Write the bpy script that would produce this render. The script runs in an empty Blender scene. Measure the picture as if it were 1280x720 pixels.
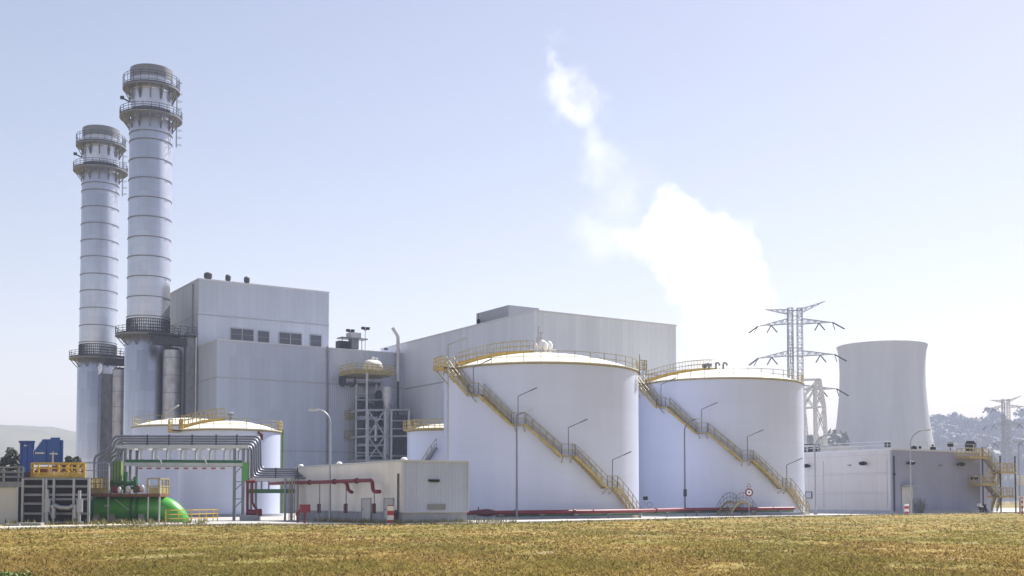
import bpy, math, random
import numpy as np
from mathutils import Vector as Vec
R_ = math.radians
random.seed(7)
sc = bpy.context.scene
col = sc.collection
# ------------------------------------------------------------------ camera
F = 1430.0
PITCH = R_(2.5)
CAMZ = 1.8
SH = 265.0 - F * math.tan(PITCH)
cd = bpy.data.cameras.new('camera')
cam = bpy.data.objects.new('camera', cd)
col.objects.link(cam)
cd.sensor_width = 36.0
cd.lens = F / 1280.0 * 36.0
cd.shift_y = SH / 1280.0
cd.clip_start = 0.5
cd.clip_end = 20000
cam.location = (0, 0, CAMZ)
cam.rotation_euler = (math.pi / 2 + PITCH, 0, 0)
sc.camera = cam

def ray(x, y):
    a = (x - 640.0) / F
    b = (360.0 + SH - y) / F
    cp, sp = math.cos(PITCH), math.sin(PITCH)
    return Vec((a, cp - b * sp, sp + b * cp))
def at(x, y, Y):
    d = ray(x, y)
    return Vec((0, 0, CAMZ)) + d * (Y / d.y)
def zat(y, Y): return at(640, y, Y).z
def xat(x, Y, y=600): return at(x, y, Y).x
def gnd(x, y):
    d = ray(x, y)
    t = -CAMZ / d.z
    return Vec((d.x * t, d.y * t, 0))
def pl(x, y, P, n):
    d = ray(x, y)
    o = Vec((0, 0, CAMZ))
    t = (Vec(P) - o).dot(n) / d.dot(n)
    return o + d * t
U = Vec((.8425, .5387, 0)); V = Vec((-.5387, .8425, 0)); Z = Vec((0, 0, 1))

# ------------------------------------------------------------------ materials
MATS = {}
def mat(name, c, rough=.6, metal=0., var=.12, scale=.6, stretch=(1, 1, 1), bump=0., bscale=20., kind=None, c2=None, spec=None):
    m = bpy.data.materials.new(name)
    m.use_nodes = True
    nt = m.node_tree; N = nt.nodes; L = nt.links
    b = N['Principled BSDF']
    b.inputs['Roughness'].default_value = rough
    b.inputs['Metallic'].default_value = metal
    if spec is not None: b.inputs['Specular IOR Level'].default_value = spec
    def mth(op, x, y=None):
        n = N.new('ShaderNodeMath'); n.operation = op
        for i, q in enumerate((x, y)):
            if q is None: continue
            if isinstance(q, (int, float)): n.inputs[i].default_value = q
            else: L.new(q, n.inputs[i])
        return n.outputs[0]
    tc = N.new('ShaderNodeTexCoord')
    mp = N.new('ShaderNodeMapping'); mp.inputs['Scale'].default_value = stretch
    L.new(tc.outputs['Object'], mp.inputs['Vector'])
    nz = N.new('ShaderNodeTexNoise'); nz.inputs['Scale'].default_value = scale
    nz.inputs['Detail'].default_value = 6
    nz.inputs['Roughness'].default_value = .65
    L.new(mp.outputs[0], nz.inputs['Vector'])
    mr = N.new('ShaderNodeMapRange')
    mr.inputs['From Min'].default_value = .3; mr.inputs['From Max'].default_value = .7
    L.new(nz.outputs['Fac'], mr.inputs['Value'])
    mx = N.new('ShaderNodeMix'); mx.data_type = 'RGBA'
    c = tuple(c); d = tuple(c2) if c2 else tuple(q * (1 - 2 * var) for q in c)
    mx.inputs['A'].default_value = (*c, 1); mx.inputs['B'].default_value = (*d, 1)
    L.new(mr.outputs[0], mx.inputs['Factor'])
    out = mx.outputs['Result']
    hgt = None
    def tint(out, fac, lo):
        k = mth('ADD', mth('MULTIPLY', fac, 1 - lo), lo)
        q = N.new('ShaderNodeVectorMath'); q.operation = 'SCALE'
        L.new(out, q.inputs[0]); L.new(k, q.inputs['Scale'])
        return q.outputs[0]
    def wn(a, bb):
        cmb = N.new('ShaderNodeCombineXYZ'); L.new(a, cmb.inputs[0]); L.new(bb, cmb.inputs[1])
        w = N.new('ShaderNodeTexWhiteNoise'); w.noise_dimensions = '2D'; L.new(cmb.outputs[0], w.inputs['Vector'])
        return w.outputs['Value']
    if kind and kind[0] == 'siding':       # ribbed cladding laid in sheets; uv in metres
        _, rib, pw, ph = kind
        uv = N.new('ShaderNodeUVMap')
        s = N.new('ShaderNodeSeparateXYZ'); L.new(uv.outputs[0], s.inputs[0])
        u, v = s.outputs[0], s.outputs[1]
        out = tint(out, wn(mth('FLOOR', mth('DIVIDE', u, pw)), mth('FLOOR', mth('DIVIDE', v, ph))), .91)
        fr = mth('FRACT', mth('DIVIDE', u, pw))
        jn = mth('LESS_THAN', mth('ABSOLUTE', mth('SUBTRACT', fr, .5)), .485)
        out = tint(out, jn, .84)
        f2 = mth('PINGPONG', mth('DIVIDE', u, rib), .5)
        hgt = mth('SMOOTH_MIN', mth('MULTIPLY', f2, 2.0), .6)
    if kind and kind[0] == 'panel':        # concrete panels, fine joints
        _, pw, ph = kind
        uv = N.new('ShaderNodeUVMap')
        s = N.new('ShaderNodeSeparateXYZ'); L.new(uv.outputs[0], s.inputs[0])
        u, v = s.outputs[0], s.outputs[1]
        out = tint(out, wn(mth('FLOOR', mth('DIVIDE', u, pw)), mth('FLOOR', mth('DIVIDE', v, ph))), .95)
        for q, w in ((u, pw), (v, ph)):
            fr = mth('FRACT', mth('DIVIDE', q, w))
            out = tint(out, mth('LESS_THAN', mth('ABSOLUTE', mth('SUBTRACT', fr, .5)), .5 - .03 / w), .8)
    if kind and kind[0] == 'cyl':          # plates rolled round the object's own axis
        _, rad, pw, ph, lo, dark = kind
        s = N.new('ShaderNodeSeparateXYZ'); L.new(tc.outputs['Object'], s.inputs[0])
        u = mth('MULTIPLY', mth('ARCTAN2', s.outputs[1], s.outputs[0]), rad); v = s.outputs[2]
        rowi = mth('FLOOR', mth('DIVIDE', v, ph))
        u = mth('ADD', u, mth('MULTIPLY', rowi, pw * .37))
        out = tint(out, wn(mth('FLOOR', mth('DIVIDE', u, pw)), rowi), lo)
        for q, w in ((u, pw), (v, ph)):
            fr = mth('FRACT', mth('DIVIDE', q, w))
            out = tint(out, mth('LESS_THAN', mth('ABSOLUTE', mth('SUBTRACT', fr, .5)), .5 - .02 / w), dark)
    if kind and kind[0] == 'bands':        # alternating painted bands along z
        h, cc = kind[1:3]
        s = N.new('ShaderNodeSeparateXYZ'); L.new(tc.outputs['Object'], s.inputs[0])
        ax = s.outputs[2] if len(kind) == 3 else s.outputs[0]
        k = mth('LESS_THAN', mth('FRACT', mth('DIVIDE', ax, 2 * h)), .5)
        m2 = N.new('ShaderNodeMix'); m2.data_type = 'RGBA'
        L.new(k, m2.inputs['Factor']); L.new(out, m2.inputs['A']); m2.inputs['B'].default_value = (*cc, 1)
        out = m2.outputs['Result']
    L.new(out, b.inputs['Base Color'])
    if hgt is not None:
        bp = N.new('ShaderNodeBump'); bp.inputs['Strength'].default_value = .7; bp.inputs['Distance'].default_value = .07
        L.new(hgt, bp.inputs['Height']); L.new(bp.outputs[0], b.inputs['Normal'])
    elif bump:
        n2 = N.new('ShaderNodeTexNoise'); n2.inputs['Scale'].default_value = bscale; n2.inputs['Detail'].default_value = 5
        L.new(tc.outputs['Object'], n2.inputs['Vector'])
        bp = N.new('ShaderNodeBump'); bp.inputs['Strength'].default_value = bump; bp.inputs['Distance'].default_value = .1
        L.new(n2.outputs['Fac'], bp.inputs['Height']); L.new(bp.outputs[0], b.inputs['Normal'])
    MATS[name] = m
    return m

mat('stack_metal', (.62, .65, .72), .33, .85, .09, .45, (1, 1, .15), kind=('cyl', 3.1, 2.4, 1.2, .90, .88))
mat('shaft_metal', (.62, .63, .67), .3, .95, .12, .5, (1, 1, .06), kind=('cyl', 3.1, 1.5, 3.0, .8, .85))
mat('casing_metal', (.40, .41, .46), .3, .75, .2, 1.2, (1, 1, .5), bump=.5, bscale=1.5)
mat('stair_yellow', (.50, .385, .13), .55, 0, .2, 2)
mat('dark_steel', (.05, .055, .07), .65, .2, .25, 1.5)
mat('grey_steel', (.23, .24, .27), .5, .4, .15, 1.5)
mat('pale_steel', (.52, .53, .56), .45, .3, .1, 1.5)
mat('pole_grey', (.36, .38, .43), .45, .4, .1, 1.5)
mat('siding_grey', (.46, .51, .62), .55, 0, .05, .25, (1, 1, .06), kind=('siding', .33, 1.0, 7.5))
mat('siding_hall', (.62, .66, .75), .55, 0, .05, .25, (1, 1, .06), kind=('siding', .33, 1.0, 9.0))
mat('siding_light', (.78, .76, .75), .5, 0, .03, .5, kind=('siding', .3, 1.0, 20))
mat('trim', (.33, .35, .40), .5, .2, .05)
mat('siding_shaded', (.46, .52, .71), .5, 0, .03, .5, kind=('siding', .3, 1.0, 20))  # pump house siding again, bluish shade of the end face put into the colour
mat('tower_steel', (.40, .41, .44), .5, .3, .15, 1.5)
mat('plinth', (.36, .38, .43), .8, 0, .12, 1.2, bump=.2)
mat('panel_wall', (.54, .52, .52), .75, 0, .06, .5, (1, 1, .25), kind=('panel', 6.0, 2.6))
mat('window_glass', (.06, .07, .095), .4, 0, .1, .5)
mat('tank_white', (.60, .65, .83), .36, 0, .045, .3, (1, 1, .06), kind=('cyl', 10.3, 7.0, 2.2, .962, .94))
mat('roof_white', (.74, .715, .60), .5, 0, .05, .4)
mat('yellow', (.62, .40, .045), .5, 0, .18, 2)
mat('dull_yellow', (.38, .31, .13), .55, 0, .2, 2)
mat('green_pipe', (.075, .37, .05), .3, 0, .12, .8)
mat('dark_green', (.02, .14, .06), .4, 0, .15, 1.2)
mat('lime', (.17, .27, .06), .5, 0, .2, 1.2)
mat('red', (.18, .006, .018), .55, 0, .15, 1.2)
mat('dark_red', (.10, .006, .015), .45, 0, .2, 1.2)
mat('rust', (.20, .085, .05), .8, 0, .3, 2)
mat('blue', (.012, .085, .36), .45, 0, .12, .8)
mat('white', (.78, .78, .78), .5, 0, .05, 1)
mat('black', (.02, .02, .025), .7, 0, .2, 1, spec=.2)
mat('pipe_dark', (.20, .21, .26), .4, .4, .12, 1.2)
mat('lamp_pole', (.15, .16, .20), .5, .2, .1, 1.5)
mat('pale_paint', (.55, .56, .60), .6, 0, .05, .8)
mat('panel_shaded', (.29, .305, .43), .75, 0, .08, .3, (1, 1, .3))  # darker bluish wall colour, the front faces' shade painted in
mat('vivid_leaf', (.14, .24, .03), .7, 0, .3, 2, c2=(.10, .16, .03))
mat('concrete', (.36, .355, .35), .85, 0, .12, .35, bump=.15)
mat('cream_wall', (.62, .60, .55), .8, 0, .06, .6, (1, 1, .3))
mat('road', (.52, .50, .46), .9, 0, .12, .25, bump=.15)
mat('kerb', (.66, .64, .59), .85, 0, .12, .6)
mat('cooling_concrete', (.56, .57, .62), .9, 0, .13, .05, (1, 1, .08), kind=('cyl', 24, 8, 6, .97, .97))
mat('red_white', (.78, .76, .76), .5, 0, .04, 1, kind=('bands', .34, (.42, .03, .05)))
mat('red_white_long', (.72, .70, .70), .5, 0, .08, 1, kind=('bands', .4, (.34, .07, .07), 'x'))
mat('gantry_white', (.62, .62, .60), .6, .1, .08, 1)
mat('bark', (.10, .075, .05), .9, 0, .25, 2)
mat('leaf_dark', (.03, .045, .028), .7, 0, .3, .5, c2=(.06, .07, .035))
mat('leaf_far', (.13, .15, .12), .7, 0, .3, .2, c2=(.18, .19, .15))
mat('weed', (.16, .17, .05), .7, 0, .3, 1.5, c2=(.26, .21, .09))
mat('hill', (.085, .095, .065), .9, 0, .2, .02, c2=(.15, .14, .085))

# ------------------------------------------------------------------ mesh builder
BASE = {}          # world position of each linked object's origin
def basis(d):
    d = d.normalized()
    up = Z if abs(d.z) < .95 else Vec((1, 0, 0))
    a = d.cross(up).normalized()
    return a, a.cross(d).normalized()
class MB:
    def __init__(s): s.v = []; s.f = []
    def add(s, vs, fs):
        o = len(s.v); s.v += [Vec(q) for q in vs]; s.f += [[o + i for i in f] for f in fs]; return s
    def para(s, P, a, b, c):
        P = Vec(P); a = Vec(a); b = Vec(b); c = Vec(c)
        vs = [P, P + a, P + a + b, P + b, P + c, P + a + c, P + a + b + c, P + b + c]
        fs = [(0, 3, 2, 1), (4, 5, 6, 7), (0, 1, 5, 4), (1, 2, 6, 5), (2, 3, 7, 6), (3, 0, 4, 7)]
        if a.cross(b).dot(c) < 0: fs = [f[::-1] for f in fs]
        return s.add(vs, fs)
    def box(s, c, sx, sy, sz, ax=Vec((1, 0, 0)), ay=None):
        ay = ay or Z.cross(ax)
        return s.para(Vec(c) - ax * sx / 2 - ay * sy / 2 - Z * sz / 2, ax * sx, ay * sy, Z * sz)
    def bar(s, p, q, w, h=None):
        p = Vec(p); q = Vec(q); h = h or w
        a, b = basis(q - p)
        return s.para(p - a * w / 2 - b * h / 2, a * w, b * h, q - p)
    def tube(s, pts, r, n=8):
        pts = [Vec(p) for p in pts]
        m = len(pts); rs = r if isinstance(r, (list, tuple)) else [r] * m
        t0 = (pts[1] - pts[0]).normalized(); a, b = basis(t0)
        vs = []
        for i, p in enumerate(pts):
            t = ((pts[i] - pts[i - 1]).normalized() if i else Vec((0, 0, 0))) + ((pts[i + 1] - pts[i]).normalized() if i < m - 1 else Vec((0, 0, 0)))
            t.normalize()
            a = (a - t * a.dot(t)).normalized(); b = a.cross(t)
            k = 1.0
            if 0 < i < m - 1:
                k = 1 / max(.5, abs(t.dot((pts[i + 1] - pts[i]).normalized())))
            for j in range(n):
                an = 2 * math.pi * j / n
                vs.append(p + (a * math.cos(an) + b * math.sin(an)) * rs[i] * (1 + (k - 1) * .0))
        fs = [(i * n + j, i * n + (j + 1) % n, (i + 1) * n + (j + 1) % n, (i + 1) * n + j) for i in range(m - 1) for j in range(n)]
        fs = [f[::-1] for f in fs]
        fs += [tuple(range(n)), tuple((m - 1) * n + j for j in reversed(range(n)))]
        return s.add(vs, fs)
    def lathe(s, c, prof, n=48, a0=0., a1=None, cap=True):
        c = Vec(c); full = a1 is None
        k = n if full else n + 1
        a1 = a0 + 2 * math.pi if full else a1
        vs = []
        for r, z in prof:
            for j in range(k):
                an = a0 + (a1 - a0) * j / n
                vs.append(c + Vec((r * math.cos(an), r * math.sin(an), z)))
        m = len(prof)
        fs = []
        for i in range(m - 1):
            for j in range(n):
                j2 = (j + 1) % k
                fs.append((i * k + j, i * k + j2, (i + 1) * k + j2, (i + 1) * k + j))
        if cap and full:
            fs.append(tuple(reversed(range(k)))); fs.append(tuple((m - 1) * k + j for j in range(k)))
        return s.add(vs, fs)
    def arcslab(s, c, r0, r1, z0, z1, a0, a1, n):
        prof = [(r0, z0), (r1, z0), (r1, z1), (r0, z1), (r0, z0)]
        s.lathe(c, prof, n, a0, a1)
        return s
    def prism(s, poly, d):
        n = len(poly); d = Vec(d)
        vs = [Vec(p) for p in poly] + [Vec(p) + d for p in poly]
        fs = [tuple(range(n))[::-1], tuple(range(n, 2 * n))] + [(i, (i + 1) % n, n + (i + 1) % n, n + i) for i in range(n)]
        return s.add(vs, fs)
    def rail(s, pts, h=1.1, r=.03, gap=1.6, n=2, closed=False, toe=0.):
        pts = [Vec(p) for p in pts]
        if closed: pts = pts + [pts[0]]
        for k in range(n):
            dz = Z * (h * (k + 1) / n)
            for p, q in zip(pts, pts[1:]): s.bar(p + dz, q + dz, 2 * r)
        if toe:
            for p, q in zip(pts, pts[1:]): s.bar(p + Z * toe / 2, q + Z * toe / 2, .02, toe)
        acc = gap
        for p, q in zip(pts, pts[1:]):
            d = (q - p).length; t = 0.
            while acc + d - t >= gap - 1e-6:
                t += gap - acc; acc = 0.
                w = p + (q - p) * min(1, t / d if d else 0)
                s.bar(w, w + Z * h, 2 * r)
                if t >= d: break
            acc += d - t
        s.bar(pts[-1], pts[-1] + Z * h, 2 * r)
        return s
    def build(s, name, m, parent=None, loc=None, smooth=None, uv=False):
        o0 = BASE[parent.name] if parent is not None else Vec(loc or (0, 0, 0))
        me = bpy.data.meshes.new(name)
        me.from_pydata([tuple(q - o0) for q in s.v], [], s.f)
        me.materials.append(MATS[m])
        me.update()
        if smooth:
            me.polygons.foreach_set('use_smooth', [True] * len(me.polygons))
            me.set_sharp_from_angle(angle=R_(smooth if smooth is not True else 40))
        if uv:
            l = me.uv_layers.new(name='UVMap')
            for p in me.polygons:
                n = p.normal
                t = Vec((-n.y, n.x, 0))
                t = t.normalized() if t.length > .1 else Vec((1, 0, 0))
                up = Z if abs(n.z) < .9 else Vec((0, 1, 0))
                for li in p.loop_indices:
                    w = me.vertices[me.loops[li].vertex_index].co + o0
                    l.data[li].uv = (w.dot(t), w.dot(up))
        o = bpy.data.objects.new(name, me)
        col.objects.link(o)
        if parent is not None: o.parent = parent
        else: o.location = o0
        BASE[o.name] = o0.copy()
        return o

def tag(o, label=None, cat=None, group=None, kind=None):
    if label: o['label'] = label
    if cat: o['category'] = cat
    if group: o['group'] = group
    if kind: o['kind'] = kind
    return o
def thing(name, label, cat, loc, group=None):
    o = bpy.data.objects.new(name, None); col.objects.link(o)
    o.location = loc; o.empty_display_size = .3
    BASE[o.name] = Vec(loc)
    return tag(o, label, cat, group)
def kids(o): return [c for c in bpy.data.objects if c.parent == o]
def dup(o, loc, label=None, rz=0., scale=1., parent=None):
    ch = kids(o)
    c = o.copy(); col.objects.link(c)
    if parent is None:
        c.location = loc; c.rotation_euler = (0, 0, rz); c.scale = (scale,) * 3
        if label: c['label'] = label
    else: c.parent = parent
    for k in ch: dup(k, None, parent=c)
    return c
def struct(o): o['kind'] = 'structure'; return o
# ------------------------------------------------------------------ the stacks
def make_stack():
    t = thing('exhaust_stack', 'taller looking banded grey exhaust stack nearer the boiler house, with three round platforms', 'chimney', (-55, 172, 0), 'exhaust stacks')
    c = Vec((-55, 172, 0)); R = 3.1
    toc = math.atan2(-172, 55)
    MB().lathe(c, [(3.35, 0), (3.35, 24.6), (3.12, 25.0)], 64).build('shaft', 'shaft_metal', t, smooth=30)
    MB().lathe(c, [(R, 24.9), (R, 57.9), (2.86, 58.6), (2.86, 62.6), (R, 62.9), (R, 65.9), (R - .12, 65.9), (R - .12, 60)], 72, cap=False).build('flue', 'stack_metal', t, smooth=30)
    for z in (27.6, 30.6, 33.7, 36.8, 39.8, 42.9, 45.9, 48.9, 51.9, 54.9, 56.2, 60.6, 61.9):
        r = 2.86 if z > 58 else R
        MB().lathe(c, [(r - .02, z - .06), (r + .1, z - .06), (r + .1, z + .06), (r - .02, z + .06)], 64, cap=False).build('ring', 'grey_steel', t, smooth=30)
    # grilles of the flow sections
    for z0, z1, r in ((25.3, 27.2, R), (59.0, 60.4, 2.86)):
        m = MB()
        for k in range(60):
            a = 2 * math.pi * k / 60
            d = Vec((math.cos(a), math.sin(a), 0))
            m.bar(c + d * (r + .05) + Z * z0, c + d * (r + .05) + Z * z1, .12, .06)
        for i in range(5):
            z = z0 + (z1 - z0) * i / 4
            m.lathe(c, [(r, z - .05), (r + .09, z - .05), (r + .09, z + .05), (r, z + .05)], 60, cap=False)
        m.build('grille', 'dark_steel', t)
    m = MB(); m.lathe(c, [(R + .01, 64.2), (R + .06, 64.2), (R + .06, 65.85), (R + .01, 65.85)], 64, cap=False)
    m.build('cowl_band', 'grey_steel', t, smooth=30)
    for z, ro, a0, a1 in ((24.6, 4.75, toc - 2.4, toc + 1.9), (58.7, 4.6, 0, 2 * math.pi), (63.2, 4.2, 0, 2 * math.pi)):
        n = 40
        p = MB().arcslab(c, R + .02, ro, z, z + .22, a0, a1, n).build('platform', 'grey_steel', t)
        m = MB()
        pts = [c + Vec((math.cos(a0 + (a1 - a0) * i / n) * (ro - .05), math.sin(a0 + (a1 - a0) * i / n) * (ro - .05), z + .22)) for i in range(n + 1)]
        m.rail(pts, 1.15, .03, 1.2, 3, toe=.2)
        m.build('railing', 'dark_steel', p)
        k = 12 if a1 - a0 > 6 else 8
        for i in range(k):
            m = MB()
            a = a0 + (a1 - a0) * (i + .5) / k
            d = Vec((math.cos(a), math.sin(a), 0))
            m.bar(c + d * (ro - .2) + Z * z, c + d * (R + .02) + Z * (z - 1.7), .14)
            m.bar(c + d * (R + .04) + Z * (z - 1.9), c + d * (R + .04) + Z * z, .16)
            m.build('bracket', 'grey_steel', p)
    a = toc + 1.35
    d = Vec((math.cos(a), math.sin(a), 0)); q = Vec((-d.y, d.x, 0))
    m = MB()
    for s in (-.25, .25):
        m.bar(c + d * (R + .7) + q * s + Z * 54.5, c + d * (R + .7) + q * s + Z * 64.5, .07)
    for i in range(26): m.bar(c + d * (R + .7) + q * .25 + Z * (54.6 + i * .38), c + d * (R + .7) - q * .25 + Z * (54.6 + i * .38), .04)
    for i in range(9):
        pts = [c + d * (R + .7 + .75 * math.sin(w)) + q * (.4 * math.cos(w)) + Z * (54.9 + i * 1.15) for w in [math.pi * j / 6 for j in range(7)]]
        for p1, p2 in zip(pts, pts[1:]): m.bar(p1, p2, .05)
    m.build('ladder', 'grey_steel', t)
    m = MB()
    d = Vec((math.cos(toc - 1.35), math.sin(toc - 1.35), 0))
    m.bar(c + d * R + Z * 61.0, c + d * (R + 1.1) + Z * 61.4, .18); m.box(c + d * (R + 1.2) + Z * 61.5, .5, .4, .45)
    m.build('beacon', 'dark_steel', t)
    return t
stack = make_stack()
for p_ in kids(stack) + [q_ for k_ in kids(stack) for q_ in kids(k_)]:
    for v_ in p_.data.vertices:
        if v_.co.z > 15: v_.co.z += 1.7 - .0232 * (v_.co.z - 25) + (.6 if v_.co.z > 64 else 0)
s2 = gnd(640, 700); X2 = xat(124.5, 200, 300)
dup(stack, (X2, 200, 0), 'shorter looking banded grey exhaust stack, standing beyond its taller looking twin')

# ------------------------------------------------------------------ boiler house
P0 = Vec((-46.9, 170, 0)); P1 = Vec((-42.1, 162.5, 0))
RN = -V       # normal of the faces that look right of the camera
LN = -U
bh = thing('boiler_house', 'tall grey ribbed boiler house with a stepped lower block and dark windows near the top', 'building', P0)
HT = pl(245, 349, P0, RN).z; HB = pl(271, 425, P1, RN).z
MB().para(P0 + Z * (HB - 3), U * 21, V * 25, Z * (HT - HB + 3)).build('upper_block', 'siding_grey', bh, uv=True)
MB().para(P1, U * 31, V * 8.4, Z * HB).build('lower_block', 'siding_grey', bh, uv=True)
MB().para(P0 + V * .02, U * 29, V * 24.5, Z * (HB - .2)).build('rear_block', 'siding_grey', bh, uv=True)
m = MB()
m.para(P0 - U * .06 - V * .06 + Z * HT, U * 21.12, V * 25.1, Z * .22)
m.build('roof_flashing', 'pale_paint', bh)
m = MB(); m.para(P1 - U * .06 - V * .06 + Z * HB, U * 31, V * 8.5, Z * .18); m.build('parapet_flashing', 'pale_paint', bh)
for P, y, x, ln, dv in ((P0, 393, 245, 21, 25), (P1, 472, 271, 29.6, 8.4), (P1, 562, 271, 29.6, 8.4)):
    z = pl(x, y, P, RN).z
    m = MB().para(P - U * .04 - V * .04 + Z * z, U * (ln + .08), V * .08, Z * .16)
    m.para(P - U * .04 + V * .05 + Z * z, U * .08, V * (dv - .05), Z * .16)
    m.build('seam_trim', 'trim', bh)
for x0, x1, y0, y1, npn in ((288, 316.8, 411.4, 426.6, 2), (321.9, 336.3, 414.2, 429.2, 1), (348.7, 376.8, 416.6, 431.8, 2), (387.3, 401.4, 419.6, 434.0, 1)):
    a = pl(x0, y0, P0, RN); b = pl(x1, y1, P0, RN); w = (b - a).dot(U); z0 = max(b.z, HB + .35); z1 = pl((x0 + x1) / 2, (y0 + y1) / 2 - 7.4, P0, RN).z
    q = Vec((a.x, a.y, z0)) - V * .12
    m = MB()
    for k in range(npn + 1): m.para(q + U * (w * k / npn - .06), U * .12, V * .12, Z * (z1 - z0))
    m.para(q - V * .02 + Z * -.1, U * w, V * .12, Z * .1); m.para(q - V * .02 + Z * (z1 - z0), U * w, V * .12, Z * .1)
    nb = 2
    for k in range(1, nb): m.para(q + V * .02 + Z * ((z1 - z0) * k / nb), U * w, V * .06, Z * .035)
    f = m.build('window', 'pole_grey', bh)
    for k in range(npn): MB().para(q + U * (w * k / npn + .06) + V * .07, U * (w / npn - .12), V * .02, Z * (z1 - z0)).build('pane', 'window_glass', f)
for x, y, r in ((260, 349, .62), (285, 351, .42), (308.5, 353, .45)):
    q = pl(x, y, P0 + V * 3, RN); q.z = HT + .1
    m = MB().lathe(q, [(r * .8, 0), (r * .8, .9), (r, .9), (r, 1.5), (r * .6, 1.7)], 20)
    m.build('roof_vent', 'dark_steel', bh, smooth=30)
m = MB(); q = pl(409, 440, P1, RN) - V * .15
m.tube([Vec((q.x, q.y, HB + .3)), Vec((q.x, q.y, .2))], .13); m.box(Vec((q.x, q.y, HB - .4)), .4, .3, .4)
m.build('downpipe', 'grey_steel', bh)
q = pl(414, 474, P1, RN) - V * .1
m = MB(); m.bar(q, q - V * 1.0 + U * 1.2 + Z * 1.2, .1); m.box(q - V * 1.1 + U * 1.35 + Z * 1.3, .6, .25, .12); m.box(q, .2, .2, .4)
m.build('wall_lamp', 'pole_grey', bh)
# corner rail at the tower's left face
q = P0 + V * 2.6 - U * .08
MB().tube([q + Z * (HT - .3), q + Z * 24], .12).build('downpipe', 'grey_steel', bh)

# HRSG casing between stack and boiler house, with its ducts
def casing():
    t = thing('duct_casing', 'metal duct casing filling the gap between the taller looking stack and the boiler house', 'duct', P0 - U * 2.4, 'boiler outlet ducts')
    b = P0
    zt = 24.0
    cc = b - U * 3.35 + V * 1.55
    MB().lathe(cc, [(1.36, 0), (1.36, zt), (1.0, zt + .4)], 40).build('silo', 'casing_metal', t, smooth=30)
    MB().para(b - U * 6.2 + V * 3.4, U * 4.4, V * 6, Z * (zt - .5)).build('casing', 'casing_metal', t)
    m = MB()
    for k in range(9):
        m.lathe(cc, [(1.35, 2 + 2.6 * k), (1.42, 2 + 2.6 * k), (1.42, 2.1 + 2.6 * k), (1.35, 2.1 + 2.6 * k)], 40, cap=False)
    m.build('stiffener', 'grey_steel', t)
    m = MB().para(b - U * 1.75 - V * .1, U * 1.25, V * 1.2, Z * 26.6)
    m.para(b - U * 1.85 - V * .2 + Z * 4, U * 1.45, V * .1, Z * .3).para(b - U * 1.85 - V * .2 + Z * 14, U * 1.45, V * .1, Z * .3)
    m.build('cable_shaft', 'grey_steel', t)
    MB().tube([b - U * .35 - V * .3, b - U * .35 - V * .3 + Z * 26.4], .14).build('vent_pipe', 'pale_steel', t)
    m = MB().para(b - U * 7.3 - V * .8 + Z * 26.0, U * 6.9, V * 1.2, Z * .2)
    m.rail([b - U * 7.3 - V * .75 + Z * 26.2, b - U * .4 - V * .75 + Z * 26.2], 1.2, .035, 1.1, 3)
    m.para(b - U * 6.5 - V * .3 + Z * 24.6, U * 4.8, V * 1.2, Z * 1.2)
    m.build('catwalk', 'dark_steel', t)
    return t
cs = casing()
dup(cs, Vec(cs.location) + V * 30.5, 'metal duct casing seen in the narrow gap between the two stacks')

# ------------------------------------------------------------------ turbine hall
P2 = Vec((2.9, 147, 0)); HH = pl(668, 389, P2, RN).z
hall = thing('turbine_hall', 'wide pale grey turbine hall with ribbed walls behind the big white tanks', 'building', P2)
MB().para(P2, U * 23.9, V * 45, Z * HH).build('wall', 'siding_hall', hall, uv=True)
MB().para(P2 - U * .08 - V * .08 + Z * HH, U * 24.05, V * 45.1, Z * .2).build('roof_flashing', 'pale_paint', hall)
z = pl(500, 488, P2, LN).z
m = MB().para(P2 - U * .05 - V * .05 + Z * z, U * 24, V * .05, Z * .18); m.para(P2 - U * .05 + Z * z, U * .05, V * 36.4, Z * .18)
m.build('seam_trim', 'trim', hall)
a = pl(600, 407, P2, LN)
MB().para(Vec((a.x, a.y, HH + .2)) + U * 1.2 - V * 5.5, U * 5, V * 8.5, Z * 1.9).build('roof_housing', 'trim', hall)
m = MB(); q = pl(593.5, 410, P2, LN); q.z = HH + .2; q += U * .6
m.box(q + Z * .4, .5, .5, .8); m.bar(q + Z * .8, q + Z * 1.7, .08); m.build('roof_beacon', 'black', hall)
m = MB(); q = pl(636, 400, P2, LN) - U * .3
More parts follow.
